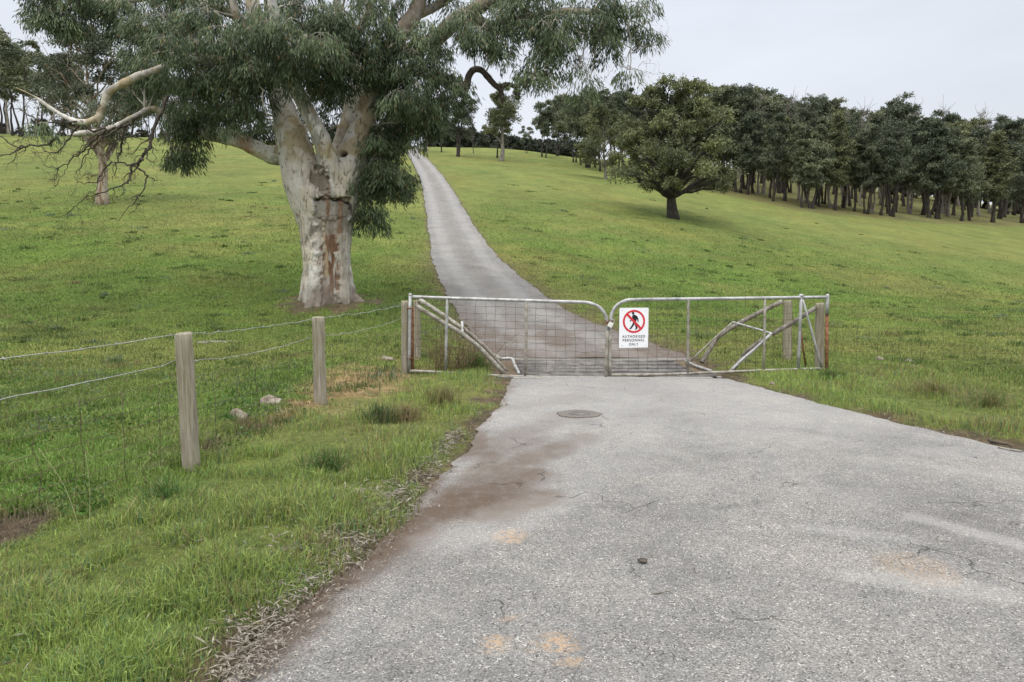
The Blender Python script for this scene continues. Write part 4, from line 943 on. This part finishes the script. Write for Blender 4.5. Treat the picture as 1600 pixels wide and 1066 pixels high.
front_px = [1168, 1205, 1253, 1268, 1305, 1352, 1376, 1393, 1452, 1461, 1502, 1518, 1551, 1594]
looks = ['slim', 'leaning', 'sturdy', 'twin-stemmed', 'pale-stemmed', 'dark', 'broad', 'narrow', 'tall', 'short', 'dense', 'open', 'straight', 'spreading']
ords = ['first', 'second', 'third', 'fourth', 'fifth', 'sixth', 'seventh', 'eighth', 'ninth', 'tenth', 'eleventh', 'twelfth', 'thirteenth', 'fourteenth']
for i, x in enumerate(front_px):
    p = at_tree(x, base_line(x)-rgw.uniform(0, 3)); Y = p[1]; H = (base_line(x)-(sky_line(x)+rgw.uniform(6, 66)))/F*Y
    put_tree(WOOD[(i*3) % 8], p-np.array((0, 0, .1)), H, rgw.uniform(0, 6.28), 'gum on the near edge of the dark wood, %s from the left along that edge' % ords[i], 'gums along the near edge of the wood', wx=rgw.uniform(.85, 1.15))
cnt = 0
for row, (dy0, dy1, n, up) in enumerate([(3, 9, 32, (0, 52)), (10, 18, 32, (-5, 34)), (20, 30, 32, (-6, 14)), (31, 42, 28, (-4, 14)), (42, 50, 26, (0, 26)), (50, 58, 26, (6, 40))]):
    for i in range(n):
        x = 1120+(i+rgw.uniform(.05, .95))*(620/n)+row*6; py = base_line(x)-rgw.uniform(dy0, dy1)*(1 if x > 1200 else .7)
        p = at_tree(x, py)
        if p[1] > 300: p = at(x, py, 235.+20*rgw.random()); p[2] = h0(p[0], p[1])
        bp = 432-(p[2]-CAMZ)/p[1]*F
        H = np.clip((bp-(sky_line(x)+rgw.uniform(*up)))/F*p[1], 7, 24)
        put_tree(WOOD[int(rgw.integers(8))] if row < 4 else LOW[int(rgw.integers(2))], p-np.array((0, 0, .1)), H, rgw.uniform(0, 6.28), 'dark-trunked gum standing inside the dense wood on the right, behind its edge trees', 'gums inside the wood', bark='bark_grey' if i % 3 == 0 else 'bark_dark', wx=rgw.uniform(.75, 1.1)); cnt += 1
BW = [var(470+i, 15, 5, .2, .45, 18, 100, .2, lobe=.12, bare=2) for i in range(2)]
for i, (x, up) in enumerate([(1185, 2), (1228, 14), (1247, 10), (1322, 6), (1345, 8), (1418, 9), (1466, 5), (1528, 8)]):
    p = hit(x, base_line(x)-12); H = (base_line(x)-12-sky_line(x)+up)/F*p[1]
    put_tree(BW[i % 2], p-np.array((0, 0, .1)), H, i*1.3, 'dead leafless gum whose bare twigs stand just above the wood', 'dead trees in the wood', bark='bark_grey', name='bare_tree', wx=.8)
# thin gums along the upper flank between the crest and the wood
SL = [var(340+i, 13, 6, .2, .45, 16, 6500, .42, lobe=.12, tones=tn, stems=st, lean=ln, top_w=1) for i, (tn, st, ln) in enumerate([(MID, 2, .03), (DK, 1, -.06), (MID, 3, .0), (MID, 1, .07)])]
flank = [(845, 245, 165), (853, 247, 172), (870, 244, 160), (886, 241, 158), (899, 254, 158), (907, 258, 163), (917, 262, 152), (930, 262, 158), (940, 268, 150), (962, 272, 152), (975, 268, 150), (1000, 276, 150), (1090, 290, 150), (1112, 292, 148), (1130, 298, 146), (1025, 268, 152), (1060, 276, 158), (880, 236, 166), (910, 240, 160), (935, 246, 157), (960, 252, 156), (990, 258, 150), (1110, 276, 150), (1140, 284, 146)]
for i, (x, py, top) in enumerate(flank):
    p = at_tree(x, py)
    if p[1] > 230: p = at(x, py, 185.+i); p[2] = h0(p[0], p[1])
    bp = 432-(p[2]-CAMZ)/p[1]*F; H = max(4, (bp-top-rgw.uniform(0, 8))/F*p[1])
    v_ = SL[i % 4] if x < 950 else WOOD[(i*5) % 8]
    put_tree(v_, p-np.array((0, 0, .1)), H, rgw.uniform(0, 6.28), 'slender gum in the line climbing the slope behind the lone paddock tree', 'slender gums climbing the upper slope', wx=rgw.uniform(.9, 1.2))
# the lone paddock tree
p = hit(1051, 341); H = (341-136)/F*p[1]
v_ = var(402, H, 16.2, .46, .2, 70, 46000, .22, lobe=.115, tones=OL, top_w=.72, flat_=.95, bare=1, skirt=.85)
lone = put_tree(v_, p, H*.98, 4.0, 'lone spreading olive-green gum on the right-hand paddock, its dark trunk in clear view', bark='bark_dark')
# smaller tree behind its left side
p = hit(947, 280); v_ = var(404, 9.2, 10.5, .22, .2, 34, 16000, .3, lobe=.14, tones=OL, stems=1)
put_tree(v_, p, (281-174)/F*p[1], .5, 'olive-green gum with a short trunk, just behind and left of the lone paddock tree', bark='bark_grey')
# two big gums on the crest right of the road
p = hit(714, 245); v_ = var(411, 13, 10.5, .42, .36, 22, 10000, .4, lobe=.13, tones=DK, stems=2)
put_tree(v_, p, (246-146)/F*p[1], .4, 'dark twin-trunked gum on the crest just right of the road', wx=1.05)
p = hit(784, 252); v_ = var(413, 12, 9.5, .42, .33, 24, 11000, .36, lobe=.125, tones=OL, stems=1)
put_tree(v_, p, (254-146)/F*p[1], 1.4, 'pale-trunked gum with an olive crown on the crest, below the bent dead branch', bark='bark_grey')
p = hit(777, 247); put_tree(SL[1], p, (247-160)/F*p[1], 2.4, 'darker gum close behind the pale-trunked gum on the crest')
for i, (x, py, top, lb) in enumerate([(740, 240, 176, 'bare thin sapling between the two big crest gums'), (666, 238, 150, 'dark gum on the crest at the left side of the road top'), (690, 238, 170, 'small dark gum on the crest close by the road top'), (823, 240, 200, 'small gum at the right end of the dark hedge on the crest')]):
    p = hit(x, py); p = p if p[1] < 230 else np.array((*at(x, py, 178.)[:2], h0(*at(x, py, 178.)[:2])))
    if i == 0:
        v0 = var(430, 9, 5, .1, .3, 9, 100, .2, lobe=.12, bare=2); put_tree(v0, p, 7.5, 1.0, lb, bark='bark_dead')
    else: put_tree(SL[(i+1) % 4] if i > 1 else WOOD[3], p, (py-top)/F*p[1], i*1.3, lb)
# dark scrub hedge along the crest
SH = [var(450+i, 4.2, 6.5, .12, .02, 16, 5200, .4, lobe=.24, tones=((.03, .04, .024), (.085, .098, .06)), stems=3) for i in range(3)]
for i, x in enumerate(np.linspace(650, 925, 26)):
    Y = 181.+2*math.sin(i*2.1); X = (x-800)/F*Y; z = h0(X, Y)
    if abs(X-(road_l(Y)+road_r(Y))/2) < 3.5: X += 5
    top = np.interp(x, [650, 700, 760, 820, 912], [206, 208, 216, 227, 232]); H = max(2.6, CAMZ+(432-top)/F*Y-z+.7)*(1+.12*math.sin(i*4.1))
    put_tree(SH[i % 3], (X, Y, z-.3), H, i*1.9, 'dark scrubby bush in the unbroken hedge along the crest', 'bushes of the crest hedge', name='bush', cat='bush', wx=5.5/ max(H, 3)*.85)
# left-hand hill: old pale gum below the drooping limb, and the crest trees
p = hit(160, 319)
v_ = var(461, 14, 12, .5, .36, 44, 24000, .26, lobe=.115, tones=DK, stems=1, top_w=.9, bare=1)
put_tree(v_, p, (320-62)/F*p[1], .6, 'pale-trunked gum on the left slope, seen under the drooping bare limb', bark='bark_scar', wx=.92)
LG = [(37, 214, 80, 0), (20, 212, 100, 1), (8, 206, 60, 2), (62, 208, 100, 3), (96, 206, 110, 0), (118, 205, 95, 1), (205, 208, 110, 3), (238, 206, 130, 2), (262, 207, 125, 0), (290, 208, 140, 1), (-25, 212, 90, 3), (320, 210, 150, 2)]
for i, (x, py, top, k) in enumerate(LG):
    p = hit(x, py)
    if p[1] > 230: p = at(x, py, 176.+i); p[2] = h0(p[0], p[1])
    bp = 432-(p[2]-CAMZ)/p[1]*F
    lb = {0: 'dark gum with a clear trunk on the left skyline, at the edge of its row', 2: 'thin open gum nearest the left edge of the photo on the skyline'}.get(i, 'thin open gum in the row along the left skyline')
    put_tree(SL[k], p, max(5, (bp-top)/F*p[1]), i*2.2, lb, 'gums along the left skyline', wx=1.1)
BD = [var(480+i, 10, 5, .16, .3, 16, 100, .2, lobe=.13, bare=2, stems=1+i) for i in range(2)]
for i, (x, py, top) in enumerate([(14, 214, 70), (50, 205, 120), (82, 206, 130), (108, 206, 120), (136, 208, 150), (180, 208, 140), (222, 208, 150)]):
    Y = 168.+3*i; q = at(x, py, Y); z = h0(q[0], Y); bp = 432-(z-CAMZ)/Y*F
    put_tree(BD[i % 2], (q[0], Y, z), (bp-top)/F*Y, i*1.1, 'bare leafless tree among the thin gums on the left skyline', 'leafless trees on the left skyline', bark='bark_grey', name='bare_tree')
for i, x in enumerate(np.linspace(-10, 330, 12)):
    Y = 180.+3*math.sin(i*1.7); X = (x-800)/F*Y; z = h0(X, Y)
    put_tree(SH[i % 3], (X, Y, z-.4), 3.6+1.2*math.sin(i*2.7), i, 'low dark scrub bush at the foot of the left skyline trees', 'scrub bushes on the left skyline', name='bush', cat='bush')
# tiny fence posts at the top of the road
for i, (x, py) in enumerate([(648, 237), (656, 236), (668, 238)]):
    p = hit(x, py+3); b_ = MB(); b_.tube([(0, 0, -.3), (0, 0, .6), (.02, 0, 1.25)], [.1, .09, .085], 10)
    o = link('fence_post', b_.data('fence_post'), M['post'], None, p); tag(o, 'distant wooden post beside the top of the driveway', 'fence post', 'distant posts at the road top')

# ------------------------------------------------------------------ grass
rg = np.random.default_rng(91)
def blades(P, H, Wd, C, rg, lean=.5):
    n = len(P); a = rg.uniform(0, 2*math.pi, n); d = np.stack([np.cos(a), np.sin(a), 0*a], 1); b2 = rg.uniform(0, 2*math.pi, n); s_ = np.stack([np.cos(b2), np.sin(b2), 0*b2], 1)
    l = np.abs(rg.normal(size=n))*lean; V = np.empty((n, 5, 3)); w2 = (Wd/2)[:, None]
    m_ = P+d*(l*H*.28)[:, None]; m_[:, 2] += H*.58; t_ = P+d*(l*H*.95)[:, None]; t_[:, 2] += H*np.clip(1-.28*l, .25, 1)
    V[:, 0] = P-s_*w2; V[:, 1] = P+s_*w2; V[:, 2] = m_+s_*w2*.75; V[:, 3] = m_-s_*w2*.75; V[:, 4] = t_
    i = np.arange(n)[:, None]*5
    return V.reshape(-1, 3), [i+np.array([[0, 1, 2, 3]]), i+np.array([[3, 2, 4]])], np.repeat(C, 5, 0)
def sample(n, y0_, y1_, pw):
    u = rg.random(n)
    Y = (y0_**(1-pw)+u*(y1_**(1-pw)-y0_**(1-pw)))**(1/(1-pw)); X = rg.uniform(-.92, .92, n)*(Y+.6)
    return X, Y
X, Y = sample(1150000, 1.7, 62, 1.55)
d = road_d(X, Y); keep = (d < .06+.10*(rg.random(len(X))-.4)) & (rg.random(len(X)) > dirt_mask(X, Y)*.90) & (np.hypot(X-TREE_P[0], Y-TREE_P[1]) > 1.1)
keep &= rg.random(len(X)) < 1-.93*sstep(26, 60, Y)
keep &= ~((X > PIT[0]-.45) & (X < PIT[1]+.35) & (Y > PIT[2]-.25) & (Y < PIT[3]+.2))
keep &= rg.random(len(X)) > verge_w(X, Y)*(.30+.55*sstep(.52, .4, fbm(X*2.2, Y*2.2, 111, 3)))
X, Y = X[keep], Y[keep]; n = len(X)
vw = verge_w(X, Y); clump = fbm(X*2.2, Y*2.2, 111, 3); cl2 = fbm(X*.7, Y*.7, 113, 3)
H = (.032+.045*clump)*(1-vw)+(.035+.085*sstep(.35, .72, clump)*(.4+cl2))*vw
nearf = sstep(11, 5, Y)*(1-vw); H = H*(1+1.0*nearf*sstep(.45, .7, clump))
H *= rg.uniform(.5, 1.35, n)*(1-.5*sstep(.35, .0, -road_d(X, Y)))*(1+.4*sstep(10, 40, Y))
Wd = np.maximum(.0035+.0035*rg.random(n), .00085*Y*rg.uniform(.7, 1.5, n))*(1+.5*(1-vw))
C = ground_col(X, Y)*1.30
tn = grass_tone(X, Y)
C = C*rg.uniform(.62, 1.45, (n, 1)); C = C*(1-.55*vw[:, None])+(np.array((.20, .32, .06))*(1-cl2[:, None])+np.array((.27, .32, .085))*cl2[:, None])*(.6+.8*rg.random((n, 1)))*.72*vw[:, None]
dryp = rg.random(n) < (.03+.03*sstep(10, 5, Y)+.26*vw*sstep(.46, .64, fbm(X*1.7+5, Y*1.7, 131, 3))+.1*vw*sstep(.45, .7, cl2)+.05*sstep(.5, .7, cl2)+.25*(X > 4)*vw*sstep(.4, .6, cl2)); C[dryp] = np.array((.30, .25, .115))*rg.uniform(.6, 1.25, (dryp.sum(), 1))
bl = (rg.random(n) < .18) & (vw > .5); C[bl] = np.array((.13, .21, .09))*rg.uniform(.7, 1.3, (bl.sum(), 1))
V, Fc, Cc = blades(np.stack([X, Y, gz(X, Y)-.008], 1), H, Wd, C, rg, .55)
me = mesh_data('grass', V, Fc); colour(me, 'col', Cc)
tag(link('grass', me, M['blade']), 'short green grass over the pasture and longer grass on the road verges', 'grass', None, 'stuff')
print('blades', n)
# darker rank clumps, thistles and cow-pat tufts dotted over the grazed pasture
Xc, Yc = sample(1900, 6, 70, 1.35); kk = (rg.random(1900) > sstep(25, 70, Yc)*.8) & (road_d(Xc, Yc) < -.6) & (verge_w(Xc, Yc) < .3) & (np.hypot(Xc-TREE_P[0], Yc-TREE_P[1]) > 1.6) & (fbm(Xc/5, Yc/5, 151, 3) > .42); Xc, Yc = Xc[kk], Yc[kk]; nc = len(Xc)
per = 46; rad = rg.uniform(.06, .24, nc)*rg.uniform(.6, 1.6, nc); X = np.repeat(Xc, per)+rg.normal(size=nc*per)*np.repeat(rad, per); Y = np.repeat(Yc, per)+rg.normal(size=nc*per)*np.repeat(rad, per)*.8; n = len(X)
Hc = np.repeat(rg.uniform(.05, .15, nc), per)*rg.uniform(.5, 1.2, n); tcol = rg.random((nc, 1)); cc = np.array((.06, .115, .022))*(1-tcol)+np.array((.13, .17, .05))*tcol; br_ = rg.random(nc) < .07; cc[br_] = (.2, .15, .075); gy_ = rg.random(nc) < .12; cc[gy_] = (.15, .2, .12)
V, Fc, Cc = blades(np.stack([X, Y, gz(X, Y)-.01], 1), Hc, np.maximum(.006, .0011*Y), np.repeat(cc, per, 0)*rg.uniform(.65, 1.35, (n, 1)), rg, .8)
me = mesh_data('pasture_weeds', V, Fc); colour(me, 'col', Cc); tag(link('pasture_weeds', me, M['blade']), 'darker rank tufts and weeds dotted over the grazed pasture', 'weeds', None, 'stuff')
# broad low leaves (clover, thistle rosettes) in the pasture by the fence
X, Y = sample(60000, 2.2, 16, 1.3); sel = (X < fence_x(Y)+.1) & (fbm(X*1.3, Y*1.3, 121, 3) > .47) & (rg.random(len(X)) > dirt_mask(X, Y)); X, Y = X[sel], Y[sel]; n = len(X)
a = rg.uniform(0, 6.28, n); dd_ = np.stack([np.cos(a), np.sin(a), rg.uniform(.1, .7, n)], 1); P = np.stack([X, Y, gz(X, Y)+rg.uniform(0, .05, n)], 1)
Vl, Fl = leaf_quads(P, dd_, rg.uniform(.02, .05, n), rg.uniform(.014, .03, n), rg)
me = mesh_data('clover', Vl, [Fl]); tnn = sstep(.5, .62, fbm(X*.8+9, Y*.8, 123, 3))[:, None]
colour(me, 'col', np.repeat((np.array((.065, .15, .022))*(1-tnn)+np.array((.14, .185, .105))*tnn)*rg.uniform(.6, 1.35, (n, 1)), 4, 0)); tag(link('clover', me, M['blade']), 'low broad-leaved clover and weeds in the paddock by the fence', 'ground cover', None, 'stuff')

# tussocks and weeds one can point to
def tussock(px, py, n, R, H, col, label, name='grass_tussock', cat='grass tuft', dry=.2, lean=1.0, wd=.005):
    p = hit(px, py); p[2] = gz(p[0], p[1]); r = np.abs(rg.normal(size=n))*R*.45; a = rg.uniform(0, 6.28, n)
    P = np.stack([r*np.cos(a), r*np.sin(a), 0*a-.01], 1); Hh = H*rg.uniform(.45, 1.15, n)
    C = np.array(col)*rg.uniform(.55, 1.45, (n, 1)); dm = rg.random(n) < dry; C[dm] = np.array((.30, .24, .12))*rg.uniform(.5, 1.2, (dm.sum(), 1))
    V, Fc, Cc = blades(P, Hh, np.full(n, wd)*rg.uniform(.7, 1.4, n), C, rg, lean); me = mesh_data(name, V, Fc); colour(me, 'col', Cc)
    return tag(link(name, me, M['blade'], None, p), label, cat)
tussock(594, 668, 420, .22, .24, (.06, .11, .035), 'dark green grass tussock on the verge left of the road, right of the second post')
tussock(636, 664, 360, .22, .22, (.2, .16, .07), 'dry straw-coloured tussock beside the dark green one on the verge', dry=.75)
tussock(690, 640, 420, .26, .26, (.15, .16, .05), 'yellowing tussock on the verge close to the road bend', dry=.45)
tussock(512, 745, 420, .24, .22, (.07, .14, .03), 'lush tussock on the verge below the second post')
tussock(262, 800, 420, .2, .26, (.09, .17, .04), 'tall green tuft below the nearest fence post', dry=.1)
tussock(1300, 598, 420, .3, .2, (.065, .12, .025), 'dark tuft at the foot of the right gate end', dry=.1)
tussock(1455, 625, 420, .34, .26, (.15, .17, .045), 'yellow-green tuft on the right-hand verge', dry=.35)
tussock(1545, 640, 420, .34, .28, (.13, .17, .045), 'large tuft near the right edge of the photo on the verge', dry=.35)
tussock(356, 672, 260, .1, .16, (.05, .13, .02), 'small bright tuft beside the earthy stone under the fence', dry=0)
tussock(745, 580, 420, .3, .3, (.085, .16, .03), 'green tuft against the left gate, by the foot of the slanting rails', dry=.1)
# dry weed clump behind the left gate
p = hit(715, 572); p[1] = GY+.55; p[2] = gz(p[0], p[1]); wb = MB()
for k in range(75):
    a = rg.uniform(0, 6.28); l = abs(rg.normal())*.34; H_ = rg.uniform(.25, .62)
    b0 = np.array((rg.normal()*.16, rg.normal()*.12, -.02)); tip = b0+np.array((l*math.cos(a)*1.2, l*math.sin(a), H_)); P = wig(b0, tip, rg, 6, .08, .06); wb.tube(P, np.linspace(.004, .002, 6), 4, False)
    for q in range(4):
        i = int(rg.integers(2, 6)); e_ = P[i]+rg.normal(size=3)*np.array((.09, .09, .06))+np.array((0, 0, .03)); wb.tube([P[i], (P[i]+e_)/2+.01, e_], [.0022, .002, .0014], 4, False)
m, t, b = new_mat('dry_stalk', .9, .1); t.links.new(rmp(t, noise(t, geo(t), 9, 3), [(.3, (.075, .045, .032)), (.6, (.2, .14, .085)), (.75, (.1, .12, .04))]), b.inputs['Base Color']); M['stalk'] = m
tag(link('dry_weed', wb.data('dry_weed'), M['stalk'], None, p), 'brown dry weed clump growing behind the left gate', 'weed')
# tall seed stalks by the near fence
for i, (x, py, tx, ty) in enumerate([(135, 855, 60, 700), (138, 850, 133, 705), (118, 800, 108, 690)]):
    p = hit(x, py); tpz = at(tx, ty, p[1]); b_ = MB(); b_.tube(catmull([p*0-np.array((0, 0, .03)), (tpz-p)*.5+np.array((.02, 0, .05)), tpz-p], 4), [.0015]*4+[.0012]*4+[.0009], 5)
    m_ = M['stalk'] if i == 2 else M['dry']; o = link('grass_stalk', b_.data('grass_stalk'), m_, None, p); V_ = len(o.data.vertices); colour(o.data, 'col', np.tile((.4, .4, .2), (V_, 1)))
    tag(o, ['leaning pale grass stalk below the fence wires at the left', 'upright pale grass stalk below the fence wires at the left', 'thin brown stalk nearest the fence wires at the left'][i], 'stalk')

# ------------------------------------------------------------------ leaf litter, stones, small things
P = []
poly = [(385, 1075, 22), (425, 1020, 26), (470, 955, 34), (520, 895, 34), (560, 850, 34), (600, 805, 32), (640, 780, 22), (700, 715, 9), (735, 680, 7)]
for k in range(4300):
    f_ = rg.uniform(0, len(poly)-1.001)**1.0; i = int(f_); q = np.array(poly[i])*(1-f_+i)+np.array(poly[i+1])*(f_-i)
    if vnoise(q[0]/26, q[1]/26, 7) < .3 and rg.random() < .6: continue
    P.append((q[0]-14+rg.normal()*q[2]*1.0-abs(rg.normal())*q[2]*(.9 if rg.random() < .4 else 0), q[1]-4+rg.normal()*q[2]*.45))
for k in range(500): P.append((rg.uniform(330, 780), 0)) if False else None
P = np.array(P); rx_, ry_ = (P[:, 0]-800)/F, (533-P[:, 1])/F; tq = (CAMZ-.03)/(SP-ry_*CP); X = rx_*tq; Y = (CP+ry_*SP)*tq
extra = 2600; ye = rg.uniform(10.9, 30, extra)**1.0; side = rg.random(extra) < .5; xe = np.where(side, road_l(ye)+np.abs(rg.normal(size=extra))*.5-.1, road_r(ye)-np.abs(rg.normal(size=extra))*.5+.1); mk = rg.random(extra) < sstep(27, 13, ye); X = np.concatenate([X, xe[mk]]); Y = np.concatenate([Y, ye[mk]])
yv = rg.uniform(2.2, 10, 900); xv = np.where(rg.random(900) < .6, road_l(yv)-np.abs(rg.normal(size=900))*.5, road_r(yv)+np.abs(rg.normal(size=900))*.3-.1); X = np.concatenate([X, xv]); Y = np.concatenate([Y, yv])
xr = rg.uniform(-.5, 5, 260); yr = rg.uniform(3, 10, 260); X = np.concatenate([X, xr]); Y = np.concatenate([Y, yr])
n = len(X); on = road_d(X, Y) > 0; Z = np.where(on, h0(X, Y)+.03, gz(X, Y)+rg.uniform(.005, .04, n))
a = rg.uniform(0, 6.28, n); D = np.stack([np.cos(a), np.sin(a), rg.normal(size=n)*.18], 1); Vl, Fl = leaf_quads(np.stack([X, Y, Z], 1), D, np.where(on & (Y < 10), .032, .062)*rg.uniform(.3, 1.4, n)**1.0, rg.uniform(.007, .018, n), rg)
# leaves lie nearly flat
Vq = Vl.reshape(n, 4, 3); S_ = np.stack([-np.sin(a), np.cos(a), rg.normal(size=n)*.35], 1)*rg.uniform(.0018, .0048, (n, 1)); m_ = Vq[:, 0]*.55+Vq[:, 2]*.45; m_[:, 2] += .004; Vq[:, 1] = m_+S_; Vq[:, 3] = m_-S_
me = mesh_data('leaf_litter', Vq.reshape(-1, 3), [Fl]); tone = rg.random((n, 1)); colour(me, 'col', np.repeat((np.array((.10, .075, .052))*(1-tone)+np.array((.36, .325, .27))*tone), 4, 0))
tag(link('leaf_litter', me, M['dry']), 'pale fallen gum leaves drifted along the road edges', 'leaf litter', None, 'stuff')

def stone(px, py, r, sq, mat, label, name='stone', cat='stone', dz=0):
    p = hit(px, py); p[2] = (h0(p[0], p[1])+.03 if road_d(p[0], p[1]) > 0 else gz(p[0], p[1]))+r*sq[2]*.35+dz; b_ = MB(); b_.ball((0, 0, 0), r, 22, .6, None, sq)
    V_ = np.vstack(b_.V); V_ *= (1+.35*(fbm(V_[:, 0]*14/r*.1+px, V_[:, 1]*14/r*.1+V_[:, 2]*9/r*.1, px, 4)-.5))[:, None]; b_.V = [V_]
    return tag(link(name, b_.data(name), mat, None, p), label, cat)
stone(421, 647, .085, (1.5, .9, .7), M['stone'], 'pale flat stone under the fence, left of the second post')
stone(371, 666, .075, (1.1, .9, .9), M['stone'], 'earthy brown stone beside the small bright tuft under the fence')
stone(603, 567, .07, (1.6, 1, .5), M['stone'], 'small whitish stone in the bare patch left of the gate')
stone(346, 687, .06, (1.6, 1, .5), M['bark_dead'], 'dark clod of earth under the fence wires', 'clod', 'clod')
stone(335, 540, .26, (1.6, 1, .08), M['bark_grey'], 'flat grey slab lying in the paddock behind the near fence post', 'slab', 'slab', .0)
stone(1003, 886, .021, (1.2, .9, .35), M['bark_dead'], 'small dark lump of dung lying on the road', 'dung', 'dung')
stone(1207, 604, .028, (1.2, 1, .8), M['stone'], 'small white stone in the grass right of the gates')
for i, (x, py) in enumerate([(1395, 568), (1374, 571), (1420, 574)]): stone(x, py, .045, (1.4, 1, .7), M['stone'], ['whitish stone in the paddock behind the right-hand fence, middle one', 'whitish stone in the paddock behind the right-hand fence, left one', 'whitish stone in the paddock behind the right-hand fence, right one'][i])
stick_specs = [((1545, 693), (1580, 704), .014, 'dark broken stick at the edge of the right-hand verge'), ((1020, 936), (1050, 934), .004, 'thin straw lying on the road'), ((1560, 703), (1600, 712), .008, 'pale thin stick beside the dark broken stick'), ((400, 815), (470, 822), .004, 'long pale dry stem lying on the left verge')]
for i, (a_, c_, r_, lb) in enumerate(stick_specs):
    A, B = hit(*a_), hit(*c_); A[2] = gz(A[0], A[1])+.02; B[2] = gz(B[0], B[1])+.03; b_ = MB(); b_.tube(wig(A, B, rg, 7, .08)-A, np.linspace(r_, r_*.6, 7), 7)
    tag(link('stick', b_.data('stick'), M['bark_dead'] if i == 0 else M['bark_grey'], None, A), lb, 'stick')
# round iron cover in a ring of dark repair, left of the road's middle
p = hit(905, 652); p[2] = h0(p[0], p[1])+.028
dc = empty('drain_cover', p, 'round dark drain cover set in the road in front of the gates', 'drain cover')
def disc(r, z, th, nn=40, jit=0):
    b_ = MB(); a_ = np.linspace(0, 2*math.pi, nn, endpoint=False); rr = r*(1+jit*(vnoise(a_*2.2, a_*0+3, 5)-.5)); V_ = np.vstack([np.stack([rr*np.cos(a_), rr*np.sin(a_)*.85, a_*0+z+th], 1), np.stack([rr*1.03*np.cos(a_), rr*1.03*np.sin(a_)*.85, a_*0+z-.03], 1)])
    k = np.arange(nn); b_.add(V_, [np.array([list(range(nn))]), np.stack([k, nn+k, nn+(k+1) % nn, (k+1) % nn], 1)]); return b_
m, t, b = new_mat('dark_patch', .85, .2); t.links.new(rmp(t, noise(t, geo(t), 40, 5, .7), [(.3, (.09, .08, .07)), (.6, (.19, .17, .15)), (.8, (.26, .235, .205))]), b.inputs['Base Color']); M['patch'] = m
link('surround', disc(.23, .004, .004, 48, .14).data('surround', False), M['patch'], dc)
link('lid', disc(.11, .010, .004).data('lid', False), M['steel_dark'], dc)
